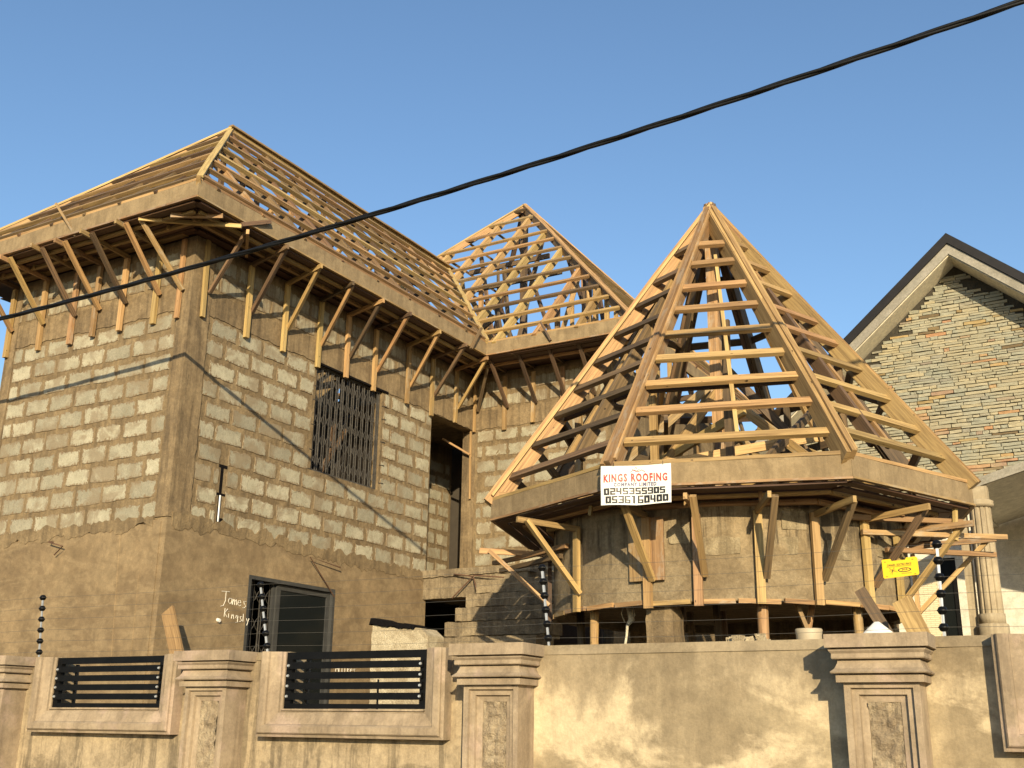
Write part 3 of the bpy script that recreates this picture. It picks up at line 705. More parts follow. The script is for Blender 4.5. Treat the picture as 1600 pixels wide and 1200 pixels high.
# recess under the landing
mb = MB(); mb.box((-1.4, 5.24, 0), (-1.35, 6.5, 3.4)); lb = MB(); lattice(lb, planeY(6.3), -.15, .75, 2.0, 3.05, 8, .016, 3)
mb.build('recess_wall', plain('recess_shade', (.10, .08, .055), .9), house); lb.build('yard_gate', GREYP, house)  # recess darkness put into the wall colour
mb = MB(); mb.box((-.02, 6.40, 0), (2.4, 6.47, 3.42)); mb.build('recess_wall', plain('recess_shade2', (.07, .055, .04), .9), house)  # back sheet coloured dark for the shade under the landing

# ================================================================== OCTAGONAL PORCH
PC = V((5.46, 3.27, 0))
FV = [V((3.351, 1.587, 0)), V((5.284, .594, 0)), V((7.407, 1.182, 0)), V((8.168, 3.011, 0))]
OC = FV+[2*PC-v for v in FV]            # 8 eave corners, counter-clockwise seen from above
for v in OC: v.z = 0
PE, PA = 4.0, 7.89
porch = thing('octagonal_porch', (PC.x, PC.y, 0), 'octagonal porch with pointed open timber roof on a round ring wall', 'porch')
apex = V((PC.x, PC.y, PA))
NS = 36; rin, rout = 1.83, 1.95
def ringpt(a, r, z): return V((PC.x+r*math.cos(a), PC.y+r*math.sin(a), z))
mb = MB(); b = 0
nzr = 9
for i in range(NS*3):
    a = 2*math.pi*i/(NS*3)
    for j in range(nzr+1):
        z = 2.77+(3.79-2.77)*j/nzr; p = ringpt(a, rout, z); d = nz(p, 5, .012)+nz(p, 17, .006)
        zz = z+(nz(p, 8, .03) if j == 0 else 0)
        mb.v.append(ringpt(a, rout+d, zz))
    mb.v.append(ringpt(a, rin, 3.79)); mb.v.append(ringpt(a, rin, 2.77))
rw = nzr+3; nn_ = NS*3
for i in range(nn_):
    i2 = (i+1) % nn_
    for j in range(rw):
        j2 = (j+1) % rw
        mb.face((i*rw+j, i2*rw+j, i2*rw+j2, i*rw+j2))
ring = mb.build('ring_wall', RING, porch, loc=PC)
# a few blocks showing through the smeared ring
RBL = render_mat('smeared_block', (.38, .315, .205), (.48, .41, .28), (.27, .215, .135), 4, .6, .7, .35, k3=(.66, .63, .56))
RBV = []
for me in BV[:6]:
    m2_ = me.copy(); m2_.materials.clear(); m2_.materials.append(RBL); RBV.append(m2_)
for a_, z_, w2 in ((-84, 3.42, .22), (-72, 3.30, .36), (-56, 3.30, .38), (-51, 3.55, .26), (-37, 3.28, .3), (-31, 3.52, .24), (-17, 3.36, .3)):
    o = bpy.data.objects.new('block', R.choice(RBV)); aa = math.radians(a_)
    link(o, ring, ringpt(aa, rout-.006, z_)); o.scale = (w2/.43, 1.3, .9); o.rotation_euler = (0, 0, aa+math.pi/2)
mb = MB(); mb.tube([PC+V((0, 0, 2.86)), PC+V((0, 0, 2.94))], 1.84, 36); mb.build('shade_slab', CONC, porch)  # slab added inside the ring to darken the space below
# timber edge at the foot of the ring
for k in range(16):
    a0_, a1_ = math.radians(-168+12.4*k+R.uniform(0, 1.5)), math.radians(-168+12.4*(k+1))
    MB().beam(ringpt(a0_, rout+.015, 2.765+R.uniform(-.008, .008)), ringpt(a1_, rout+.015, 2.765+R.uniform(-.008, .008)), .035, .045, jit=.003).build('edge_board', R.choice((WOODM, WOOD, WOODM)), porch)
# eaves: fascia, soffit
pts8 = [(v.x, v.y) for v in OC]
mb = MB()
for i in range(8):
    p, q = OC[i], OC[(i+1) % 8]; d = (q-p).normalized(); o = V((d.y, -d.x, 0))
    if (p+q-2*PC).dot(o) < 0: o = -o
    MB().beam(p+V((0, 0, PE-.10))-o*.015, q+V((0, 0, PE-.10))-o*.015, .03, .20, jit=.003, seg=6).build('fascia_board', FASCIA, porch)
    MB().beam(p+V((0, 0, PE-.212))-o*.01, q+V((0, 0, PE-.212))-o*.01, .05, .022).build('fascia_batten', WOODM, porch)
    MB().beam(p+V((0, 0, PE+.02))-o*.025, q+V((0, 0, PE+.02))-o*.025, .055, .035).build('eaves_batten', WOOD, porch)
    for k, f in enumerate((.96, .90, .84, .78, .725)):
        pp, qq = PC+(p-PC)*f, PC+(q-PC)*f; zz = PE-.24+R.uniform(-.012, .012)
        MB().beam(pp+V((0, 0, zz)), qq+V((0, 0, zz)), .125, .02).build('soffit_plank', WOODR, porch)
    pp, qq = PC+(p-PC)*.86, PC+(q-PC)*.86
    MB().beam(pp+V((0, 0, PE-.27)), qq+V((0, 0, PE-.27)), .05, .035).build('soffit_bearer', WOOD, porch)
    pp, qq = PC+(p-PC)*.76, PC+(q-PC)*.76
    MB().beam(pp+V((0, 0, PE-.30)), qq+V((0, 0, PE-.30)), .05, .05).build('soffit_bearer', WOOD, porch)
    # roof
    e = V((p.x, p.y, PE+.02)); dirv = (apex-e)
    m_a, m_b = ((WOODF, WOODF), (WOODM, WOODM), (WOOD, WOODF), (WOOD, WOOD))[i] if i < 4 else (WOODO, WOODO)
    up3 = V((0, 0, 1))
    B('hip_rafter', e-V((0, 0, .06)), apex-V((0, 0, .13)), .055, .22, m_a if i else WOOD, porch)
    side = d if False else V((-dirv.y, dirv.x, 0)).normalized()
    B('hip_rafter', e-V((0, 0, .07))+side*.062, apex-V((0, 0, .15))+side*.045, .045, .19, WOOD if i < 4 else WOODO, porch)
    B('hip_board', e+V((0, 0, .035)), apex+V((0, 0, .0)), .125 if i != 1 else .11, .03, m_b, porch)
    e2 = V((q.x, q.y, PE+.02))
    fn_ = (apex-e).cross(apex-e2).normalized()
    if fn_.z < 0: fn_ = -fn_
    fr_ = [.078+.0922*k for k in range(10)] if i < 3 or i == 7 else [.15, .40, .62, .80]
    for k, f in enumerate(fr_):
        if k > 8: continue
        f2 = f+R.uniform(-.006, .006)
        a_ = e.lerp(apex, f2)-V((0, 0, .04)); b_ = e2.lerp(apex, f2+R.uniform(-.005, .005))-V((0, 0, .04)); cc = (a_+b_)/2
        L = (b_-a_).length; ins = .035/L
        B('roof_batten', a_.lerp(b_, ins), b_.lerp(a_, ins), .085, .05, (WOODO, WOODF if k == 3 else WOOD, WOOD)[i] if i < 3 else WOODO, porch, fn_, .003)
    if i in (0, 2):
        for f_ in ((.36,) if i else (.62,)):
            q0 = e.lerp(e2, f_); B('jack_rafter', q0.lerp(apex, .10)-V((0, 0, .12)), q0.lerp(apex, .66)-V((0, 0, .16)), .05, .14, WOODO, porch)
    # ceiling joist and mid rafter
    B('ceiling_joist', V((p.x, p.y, PE+.06)).lerp(V((PC.x, PC.y, PE+.06)), .03), (PC.x, PC.y, PE+.08), .05, .10, R.choice((WOOD, WOODO)), porch)
    if i in (0, 1, 2, 4, 6):
        mid = (e+e2)/2
        if i == 1: mid = e.lerp(e2, .55)
        B('jack_rafter', mid.lerp(apex, .10)-V((0, 0, .12)), mid.lerp(apex, .80)-V((0, 0, .16)), .045 if i != 1 else .04, .07, WOODF if i == 1 else WOOD, porch)
B('king_post', (PC.x, PC.y, 3.95), (PC.x, PC.y, PA-.05), .15, .13, WOODM, porch)
RR = random.Random(11)
for i in range(8):
    a = math.radians(20+45*i+RR.uniform(-8, 8)); r_ = RR.uniform(1.1, 1.7); zz = PE+.1
    B('king_strut', ringpt(a, r_, zz), (PC.x, PC.y, PE+RR.uniform(1.0, 1.9)), .05, .10, RR.choice((WOOD, WOODO, WOODM)), porch)
    zc = PE+.1+ (1-r_/2.6)*3.4
    B('roof_post', ringpt(a+.15, r_, zz), ringpt(a+.15, r_, zc), .06, .08, RR.choice((WOOD, WOODO, WOODM)), porch)
for i in range(8):
    f = .3 if i % 2 else .31
    p, q = OC[i], OC[(i+1) % 8]
    e, e2 = V((p.x, p.y, PE+.02)), V((q.x, q.y, PE+.02))
    B('collar_tie', e.lerp(apex, f)-V((0, 0, .2)), e2.lerp(apex, f)-V((0, 0, .2)), .04, .09, WOODO, porch)
for i in range(7):
    a = RR.uniform(0, 6.28); a2 = a+RR.uniform(1.2, 2.6)
    B('roof_brace', ringpt(a, 1.7, PE+.2), ringpt(a2, 1.2, PE+RR.uniform(.5, 1.3)), .045, .10, RR.choice((WOOD, WOODF, WOODO)), porch)
for i in range(4):
    a = math.radians(-150+40*i); B('loose_board', ringpt(a, 2.0, PE+.16), ringpt(a+1.9, 1.6, PE+.28), .12, .03, RR.choice((WOOD, WOODM)), porch)
# brackets round the ring
def rbracket(a_, reach=.72, zbot=2.80, ztop=3.62, zstr=2.95, zarm=3.60, lean=0., mats=(WOOD, WOOD, WOOD), skew=0.):
    a = math.radians(a_); n = (math.cos(a), math.sin(a)); s = (-n[1], n[0])
    bp = ringpt(a, rout+.01, 0)
    return bracket(porch, (bp.x, bp.y), n, ztop, zbot, zarm, reach, s, zstr, mats, lean, .06)
for q in ((-152, .80, 2.68, 3.6, 2.90, 3.50, 0, (WOODR, WOOD, WOODM)), (-121, .74, 2.72, 3.6, 2.92, 3.62, 0, (WOOD, WOOD, WOOD)),
          (-93.5, .72, 2.74, 3.6, 2.98, 3.64, .0, (WOOD, WOOD, WOOD)), (-78.5, .66, 2.74, 3.6, 3.0, 3.66, 0, (WOODM, WOOD, WOOD)),
          (-62, .70, 2.72, 3.62, 2.98, 3.64, 0, (WOOD, WOOD, WOODO)), (-45.5, .72, 2.76, 3.62, 2.97, 3.62, 0, (WOODF, WOOD, WOODO)),
          (-28, .74, 2.74, 3.62, 2.95, 3.62, .05, (WOODF, WOOD, WOODO)), (-12, .76, 2.66, 3.5, 2.86, 3.56, .05, (WOODF, WOODM, WOOD)), (6, .85, 2.60, 3.4, 2.80, 3.50, 0, (WOODF, WOODM, WOOD))):
    rbracket(q[0], q[1], q[2], q[3], q[4], q[5], q[6], q[7])
B('formwork_rail', ringpt(math.radians(-165), 2.75, 3.46), ringpt(math.radians(-128), 1.99, 3.46), .05, .05, WOOD, porch)
B('formwork_rail', ringpt(math.radians(-160), 2.60, 3.35), ringpt(math.radians(-132), 1.99, 3.36), .05, .05, WOODO, porch)
B('formwork_rail', ringpt(math.radians(-30), 2.02, 3.48), ringpt(math.radians(0), 2.95, 3.48), .05, .05, WOODM, porch)
B('formwork_rail', ringpt(math.radians(-20), 2.02, 3.33), ringpt(math.radians(6), 2.8, 3.36), .05, .05, WOOD, porch)
B('formwork_rail', ringpt(math.radians(-35), 2.0, 3.60), ringpt(math.radians(-6), 2.6, 3.62), .05, .05, WOOD, porch)
B('formwork_rail', (7.98, 2.85, 3.42), (8.02, 2.95, 3.98), .03, .05, WOODF, porch)
for a_ in (-135, -107, -80, -62, -40, -20): B('soffit_hanger', ringpt(math.radians(a_), 2.25, 3.64), ringpt(math.radians(a_), 2.25, 3.76), .04, .03, WOOD, porch)
B('formwork_board', ringpt(math.radians(-97), 1.985, 2.98), ringpt(math.radians(-97), 1.985, 3.6), .16, .02, WOODM, porch, ringpt(math.radians(-97), 1, 0)-PC)
B('formwork_board', ringpt(math.radians(-90.5), 1.985, 2.98), ringpt(math.radians(-90.5), 1.985, 3.6), .17, .022, WOODM, porch, ringpt(math.radians(-90.5), 1, 0)-PC)
# column under the ring and the timber props
cpt = ringpt(math.radians(-92), 1.78, 0)
mb = MB(); mb.prism(ragged([(-.13, 0), (.14, 0), (.15, 2.6), (.11, 2.86), (-.13, 2.86)], .016, .06, (0, 1, 1, 0, 1)), lambda a, z, d: (cpt.x+a, cpt.y-.1-d, z), -.28, 0)
mb.build('porch_column', CONC, porch)
for (x_, y_) in ((4.0, 4.3), (6.9, 4.4)): mb = MB().box((x_-.14, y_-.14, 0), (x_+.14, y_+.14, 2.86)); mb.build('porch_column', CONC, porch)
mb = MB(); rough_rects(mb, planeY(4.75), [(4.9, 6.6, 0, 2.86)], .15, .2); mb.build('porch_inner_wall', CONC, porch)

def prop(p, top, r, mat, label, lean=(0, 0)):
    mb = MB(); P0 = V(p); P1 = V((p[0]+lean[0], p[1]+lean[1], top)); n_ = 7
    mb.tube([P0.lerp(P1, i/n_)+V((R.uniform(-.006, .006), R.uniform(-.006, .006), 0)) for i in range(n_+1)], r, 10, rs=[r*R.uniform(.93, 1.05) for _ in range(n_+1)])
    return tag(mb.build('wooden_prop', mat, None, True, loc=p), label, 'prop', 'round timber props under the porch ring')
def rp(a_, r_): q = ringpt(math.radians(a_), r_, 0); return (q.x, q.y, 0)
prop(rp(-120.5, 1.80), 2.86, .048, WOOD, 'round timber prop below the ring between staircase and porch column')
prop(rp(-60.5, 1.80), 2.86, .055, WOODM, 'thick round prop below the middle of the ring, left of the cream tub')
prop(rp(-27, 1.80), 2.86, .05, WOODM, 'round prop below the ring just left of the white sack')
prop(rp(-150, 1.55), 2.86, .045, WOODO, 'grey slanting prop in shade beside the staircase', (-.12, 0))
def plank(p0, p1, w_, h_, mat, label, upv=(0, 0, 1), name='timber_plank'):
    return tag(B(name, p0, p1, w_, h_, mat, None, upv), label, 'plank')
plank(rp(-48, 1.45)[:2]+(1.6,), rp(-40, 1.6)[:2]+(2.86,), .05, .06, WOOD, 'thin brace crossing behind the thick round prop')
plank(rp(-36, 1.9)[:2]+(1.5,), rp(-50, 1.75)[:2]+(2.84,), .06, .04, WOODM, 'paint splashed stick leaning between the round prop and the tub')
plank((8.25, 1.0, 1.2), (7.35, 1.35, 2.80), .10, .05, WOODO, 'grey board leaning up to the ring right of the white sack', (0, -1, .3))
plank((8.27, .1, 1.75), (7.80, .8, 2.64), .16, .03, WOOD, 'wide tan board tilted below the yellow sign', (-.1, -1, .4))
for k, (a_, r_) in enumerate(((-100, 1.2), (-115, .9), (-75, .9), (-70, .3), (-130, .4))):
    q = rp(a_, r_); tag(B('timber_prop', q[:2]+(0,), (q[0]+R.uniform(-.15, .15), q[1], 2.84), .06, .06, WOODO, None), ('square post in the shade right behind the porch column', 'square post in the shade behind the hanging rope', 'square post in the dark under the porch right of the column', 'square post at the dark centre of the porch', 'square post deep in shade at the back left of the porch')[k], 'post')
mb = MB(); q = ringpt(math.radians(-110), 1.62, 0)
mb.tube([(q.x, q.y, 2.84), (q.x+.03, q.y, 2.74), (q.x+.05, q.y, 2.66), (q.x+.0, q.y, 2.60), (q.x-.01, q.y, 2.50), (q.x-.05, q.y, 2.3), (q.x-.08, q.y, 2.0)], .013, 6, rs=[.02, .03, .035, .016, .014, .014, .012])
mb.tube([(q.x-.03, q.y, 2.84), (q.x-.06, q.y-.01, 2.72), (q.x-.03, q.y, 2.64)], .006, 5); mb.tube([(q.x+.05, q.y, 2.84), (q.x+.09, q.y-.01, 2.7), (q.x+.02, q.y, 2.62)], .006, 5)
tag(mb.build('hanging_rope', ROPEM, None, True), 'frayed pale rope hanging below the porch ring', 'rope')

# ================================================================== BANNER
bu = (FV[2]-FV[1]).normalized(); bn = V((bu.y, -bu.x, 0))
BA = FV[1]+bn*.05-bu*.09; BWD, BHT, BZ = .665, .365, 3.972
def bf(a, z, d=0.):     # a along the banner, z down from top
    bend = .02*math.sin(a*11+.5)*(.3+z/BHT) + .012*math.sin(z*13+a*5)
    return BA+bu*a+bn*(bend+d+.02*(z/BHT))+V((0, 0, BZ-z+.012*(math.cos((a/BWD-.5)*3.0)-1)*(-1 if z < .05 else .6)-.012*(1-abs(2*a/BWD-1))*(1 if z > .3 else 0)))
mb = MB(); na, nb = 16, 9
for s_d in (0, -.0015):
    for j in range(nb+1):
        for i in range(na+1): mb.v.append(bf(BWD*i/na, BHT*j/nb, s_d))
for q in range(2):
    o_ = q*(na+1)*(nb+1)
    for j in range(nb):
        for i in range(na):
            k = o_+j*(na+1)+i; f_ = (k, k+na+1, k+na+2, k+1); mb.face(f_ if q == 0 else f_[::-1])
ban = thing('roofer_banner', tuple(BA+V((0, 0, BZ))), 'white roofing company banner hung on the porch fascia', 'banner')
mb.build('banner_sheet', WHITEP, ban, True)
def textmesh(s, size, bold=0.0, shear=0., sx=1.):
    cu = bpy.data.curves.new('t', 'FONT'); cu.body = s; cu.size = size; cu.offset = bold; cu.shear = shear; cu.resolution_u = 2; cu.space_character = 1.22 if bold > .03 else 1.0
    o = bpy.data.objects.new('t', cu); COL.objects.link(o)
    dg = bpy.context.evaluated_depsgraph_get(); me = bpy.data.meshes.new_from_object(o.evaluated_get(dg))
    vs_ = [v.co.copy() for v in me.vertices]; fs = [tuple(p.vertices) for p in me.polygons]
    bpy.data.objects.remove(o); bpy.data.curves.remove(cu); bpy.data.meshes.remove(me)
    x0 = min(v.x for v in vs_); x1 = max(v.x for v in vs_); y0 = min(v.y for v in vs_); y1 = max(v.y for v in vs_)
    return [((v.x-x0)/(x1-x0), (v.y-y0)/(y1-y0)) for v in vs_], fs
def put_text(name, s, a0, a1, z0, z1, mat, parent, fn, d, bold=.0, shear=0.):
    vs_, fs = textmesh(s, 1, bold, shear); mb = MB()
    mb.v = [V(fn(a0+(a1-a0)*u, z1+(z0-z1)*v, d)) for u, v in vs_]
    for f in fs: mb.face(f)
    return mb.build(name, mat, parent)
put_text('red_lettering', 'KINGS ROOFING', .028, .63, .072, .152, RED, ban, bf, .003, .042, .0)
put_text('navy_lettering', 'COMPANY LIMITED', .125, .525, .158, .196, NAVY, ban, bf, .003, .045)
SEG = {'0': [(0,0,.38,1),(.62,0,1,1),(.38,0,.62,.26),(.38,.74,.62,1)], '1': [(.3,0,.68,1),(.05,.8,.3,1)], '2': [(0,.78,1,1),(.68,.5,1,.78),(0,.40,1,.6),(0,.2,.32,.40),(0,0,1,.22)],
       '3': [(0,.78,1,1),(.68,.22,1,.78),(.2,.41,.68,.6),(0,0,1,.22)], '4': [(0,.35,.3,1),(.3,.35,.62,.55),(.62,0,.95,1)], '5': [(0,.78,1,1),(0,.55,.32,.78),(0,.4,1,.6),(.68,.2,1,.4),(0,0,1,.22)],
       '6': [(0,0,.3,1),(.3,.8,1,1),(.3,.40,1,.58),(.7,.2,1,.4),(.3,0,1,.2)], '9': [(.7,.2,1,1),(0,0,1,.2),(.3,.8,.7,1),(0,.42,.3,1),(.3,.42,.7,.6)]}
def put_digits(name, s, a0, a1, z0, z1):
    mb = MB(); cw = (a1-a0)/len(s); gw = cw*.90
    for i, ch in enumerate(s):
        for (x0, y0, x1, y1) in SEG[ch]:
            c = min(.10, (x1-x0)*.3)
            P = [(x0+c, y0), (x1-c*.4, y0), (x1, y0+c*.5), (x1, y1-c*.5), (x1-c*.4, y1), (x0+c*.3, y1), (x0, y1-c*.3), (x0, y0+c)]
            mb.poly([bf(a0+cw*i+gw*u, z1+(z0-z1)*v, .003) for u, v in P])
    mb.build(name, INK, ban)
put_digits('phone_number', '0245355905', .03, .615, .207, .272)
put_digits('phone_number', '0536160400', .045, .645, .284, .350)
mb = MB()
for st_ in ([(.28, .062), (.315, .04), (.335, .05), (.355, .058), (.39, .042), (.42, .06)], [(.30, .035), (.335, .055), (.37, .035)], [(.325, .03), (.335, .012), (.345, .03)]):
    mb.tube([bf(a, z, .004) for a, z in st_], .0022, 4, False)
mb.build('roof_emblem', RED, ban)
mb = MB(); mb.tube([bf(.59, .01, .004), bf(.59, -.03, .0)], .003, 5); mb.tube([bf(.12, .01, .004), bf(.12, -.03, .0)], .003, 5); mb.build('tie_wire', RUBBER, ban)

# ================================================================== YARD WALL
TW = math.radians(2.0); WO = V((8.5, -2.62, 0)); wd_ = V((math.cos(TW), math.sin(TW), 0)); wn_ = V((-wd_.y, wd_.x, 0))
def wf(u, z, d): return WO+wd_*u+wn_*d+V((0, 0, z))     # d: metres behind the cap front
yw = thing('yard_wall', tuple(wf(-2, 0, .3)), 'cement yard wall with moulded pillars and slatted window bays', 'wall')
WT = 2.095
bays = [(-6.75, -5.55), (-4.37, -3.17), (.53, 1.73)]
def wseg(u0, u1, z0, z1, mat):
    mb = MB(); rough_rects(mb, lambda a, z, d: wf(a, z, .3-d), [(u0, u1, z0, z1)], .18, .06, .005, 3); return mb.build('wall_panel', mat, yw)
us = [(-9.5, -7.30, 0), (-7.30, -6.75, 1), (-5.55, -4.37, 1), (-3.17, -2.57, 1), (-2.57, -.20, 0), (-.20, .53, 0), (1.73, 4., 0)]
for u0, u1, k in us: wseg(u0, u1, 0, WT-.055, FENCE2 if k else FENCE)
for u0, u1 in bays: wseg(u0, u1, 0, 1.69, FENCE2)
for u0, u1, k in us:
    mb = MB(); mb.prism([(0, WT-.055), (.205, WT-.055), (.205, WT), (.02, WT+.004)], lambda a, z, d: wf(d, z, .292+a), u1, u0); mb.build('wall_coping', FENCE, yw)
def pillar(uc):
    prof = [(0, .195, .08), (1.845, .195, .08), (1.849, .226, .044), (1.886, .226, .044), (1.887, .205, .068), (1.894, .205, .068), (1.895, .245, .016), (1.902, .249, .012), (1.922, .228, .040), (1.950, .215, .054), (1.962, .213, .056), (1.963, .200, .075), (1.969, .200, .075), (1.970, .236, .030), (1.976, .240, .026), (1.998, .238, .028), (2.012, .250, .016), (2.019, .252, .014), (2.020, .225, .05), (2.028, .225, .05), (2.029, .267, 0), (2.10, .267, 0)]
    cap = MB()
    def loft(mb, pr):
        b = len(mb.v)
        for (z, h, d) in pr: mb.v += [V(wf(uc-h, z, d)), V(wf(uc+h, z, d)), V(wf(uc+h, z, .3+(.195-h)*0)), V(wf(uc-h, z, .3))]
        for i in range(len(pr)-1):
            for k in range(4): k2 = (k+1) % 4; mb.face((b+4*i+k, b+4*i+k2, b+4*i+4+k2, b+4*i+4+k))
        mb.face((b+3, b+2, b+1, b)); e = b+4*(len(pr)-1); mb.face((e, e+1, e+2, e+3))
    loft(cap, prof[2:]); pi = cap.build('pillar', CAST, yw)
    # shaft with stepped recessed frames
    mb = MB(); zt0 = 1.854; zb0 = .12
    rings = [(0, 0), (.034, 0), (.037, .022), (.070, .026), (.074, .048), (.110, .058), (.113, .078), (.118, .080)]
    ps = []
    for ins, dp in rings:
        tp = zt0-ins*.95
        ps.append([wf(uc-.195+ins, zb0+ins, .08+dp), wf(uc+.195-ins, zb0+ins, .08+dp), wf(uc+.195-ins, tp, .08+dp), wf(uc-.195+ins, tp, .08+dp)])
    b = len(mb.v)
    for p in ps: mb.v += [V(q) for q in p]
    for i in range(len(ps)-1):
        for k in range(4): k2 = (k+1) % 4; mb.face((b+4*i+k, b+4*i+k2, b+4*i+4+k2, b+4*i+4+k))
    s0 = len(mb.v)
    mb.v += [V(q) for q in (wf(uc-.195, zb0, .3), wf(uc+.195, zb0, .3), wf(uc+.195, zt0, .3), wf(uc-.195, zt0, .3))]
    for k in range(4): k2 = (k+1) % 4; mb.face((s0+k, s0+k2, b+k2, b+k))
    mb.build('pillar_shaft', CAST, pi)
    mb = MB(); x0, x1, z0_, z1_ = uc-.195+.112, uc+.195-.112, zb0+.11, zt0-.105; n1, n2 = 10, 80; b = 0
    for j in range(n2+1):
        for i in range(n1+1):
            a = x0+(x1-x0)*i/n1; z = z0_+(z1_-z0_)*j/n2
            mb.v.append(V(wf(a, z, .145-abs(nz((a+uc, z, 0), 14, .03))-nz((a, z*.6+uc, 3), 32, .014))))
    for j in range(n2):
        for i in range(n1): q = j*(n1+1)+i; mb.face((q, q+1, q+n1+2, q+n1+1))
    mb.build('rock_face_panel', CLAD, pi)
    mb = MB(); mb.box((0, 0, 0), (1, 1, 1)); mb.v = [V(wf(uc-.22+.44*v.x, .12*v.z, .04+.26*v.y)) for v in mb.v]; mb.build('pillar_base', CAST, pi)
for uc in (-9.68, -7.31, -4.94, -2.575, -.205, 2.2): pillar(uc)
def bay(u0, u1, style=0):
    zb = 1.69
    mb = MB(); path = [(u0, WT), (u0, zb), (u1, zb), (u1, WT)]
    prof = [(0, .3), (0, .262), (.014, .252), (.016, .236), (.045, .226), (.094, .208), (.097, .190), (.108, .178), (.150, .178), (.158, .186), (.160, .200), (.18, .208), (.18, .3)]
    b = 0
    for k, (u, z) in enumerate(path):
        for (o, d) in prof:
            uu = u-o if k < 2 else u+o; zz = z-o if k in (1, 2) else z
            mb.v.append(V(wf(uu, zz, d)))
    m_ = len(prof)
    for k in range(3):
        for i in range(m_-1): mb.face((k*m_+i, k*m_+i+1, (k+1)*m_+i+1, (k+1)*m_+i))
    mb.face([i for i in range(m_)][::-1]); mb.face([3*m_+i for i in range(m_)])
    sur = mb.build('bay_surround', CAST, yw)
    mb = MB(); mb.box((0, 0, 0), (1, 1, 1)); mb.v = [V(wf(u0+(u1-u0)*v.x, 1.688+.012*v.z, .24+.2*v.y)) for v in mb.v]; mb.build('bay_sill', CAST, sur)
    # steel slat grille
    mb = MB(); g0, g1 = u0+.005, u1-.005; dd = .27
    def bar(mb, a0, a1, z0, z1, d0, d1):
        t = MB().box((0, 0, 0), (1, 1, 1)); b = len(mb.v); mb.v += [V(wf(a0+(a1-a0)*v.x, z0+(z1-z0)*v.z, d0+(d1-d0)*v.y)) for v in t.v]
        for f in t.f: mb.face([b+i for i in f])
    bar(mb, g0, g0+.05, 1.703, 2.09, dd, dd+.04); bar(mb, g1-.05, g1, 1.703, 2.09, dd, dd+.04)
    bar(mb, g0+.05, g1-.05, 2.04, 2.0895, dd, dd+.04); bar(mb, g0+.05, g1-.05, 1.7035, 1.735, dd, dd+.04)
    gr = mb.build('slat_grille', BLACKP, yw); tag(gr, None)
    for k in range(4):
        zc = 1.785+.0705*k; mb = MB(); bar(mb, g0+.02, g1-.02, zc-.023, zc+.023, dd-.022, dd-.002); mb.build('slat', BLACKP, gr)
        for uu in (g0+.035, g1-.035):
            mb = MB(); mb.tube([wf(uu, zc, dd-.022), wf(uu, zc, dd-.031)], .011, 8, rs=[.011, .008]); mb.build('bolt', BOLT, gr)
    mb = MB(); bar(mb, g0+.10, g0+.125, 1.70, 2.04, dd+.10, dd+.12); bar(mb, g1-.45, g1-.44, 1.70, 1.9, dd+.08, dd+.09) if u0 > -5 and u0 < 0 else None; mb.build('rear_strap', GREYP, gr)
for u0, u1 in bays: bay(u0, u1)

# ================================================================== ELECTRIC FENCE
rods = [(-7.11, -7.17, 'insulator rod on the yard wall above the left slatted bay'), (-4.63, -4.77, 'insulator rod in front of the half open lower window'),
        (-2.31, -2.37, 'insulator rod in front of the concrete staircase'), (.10, .11, 'insulator rod on the yard wall right of the yellow sign')]
RP = []
for (ub, ut, lab) in rods:
    P0, P1 = V(wf(ub, 2.05, .38)), V(wf(ut, 2.64, .38))
    r = thing('electric_fence_rod', tuple(P0), lab, 'fence rod', 'insulator rods of the electric fence')
    MB().beam(P0, P1+(P1-P0)*-.02, .013, .013, jit=.0005, seg=1).build('rod', ROD, r)
    row = []
    for k in range(6):
        p = P0.lerp(P1, (.17+.155*k)); row.append(p-wn_*.02)
        mb = MB(); ax = (P1-P0).normalized()
        mb.tube([p-ax*.022, p-ax*.017, p-ax*.006, p-ax*.004, p+ax*.004, p+ax*.006, p+ax*.017, p+ax*.022], .02, 12, rs=[.012, .021, .025, .029, .029, .025, .021, .012]); mb.build('insulator', RUBBER, r, True)
    RP.append(row)
e0 = [p+(RP[0][k]-RP[1][k])*1.0 for k, p in enumerate(RP[0])]; e1 = [p+wd_*2.4 for p in RP[3]]
nm = ('lowest', 'second lowest', 'third lowest', 'third highest', 'second highest', 'topmost')
for k in range(6):
    mb = MB(); seq = [e0[k]]+[r[k] for r in RP]+[e1[k]]; pts = []
    for a, b in zip(seq, seq[1:]):
        for i in range(6): f = i/6; pts.append(a.lerp(b, f)-V((0, 0, .012*4*f*(1-f))))
    pts.append(seq[-1]); mb.tube(pts, .0010, 4, False)
    tag(mb.build('electric_fence_wire', WIRE, None), nm[k]+' of the six thin wires along the top of the yard wall', 'wire', 'wires of the electric fence')
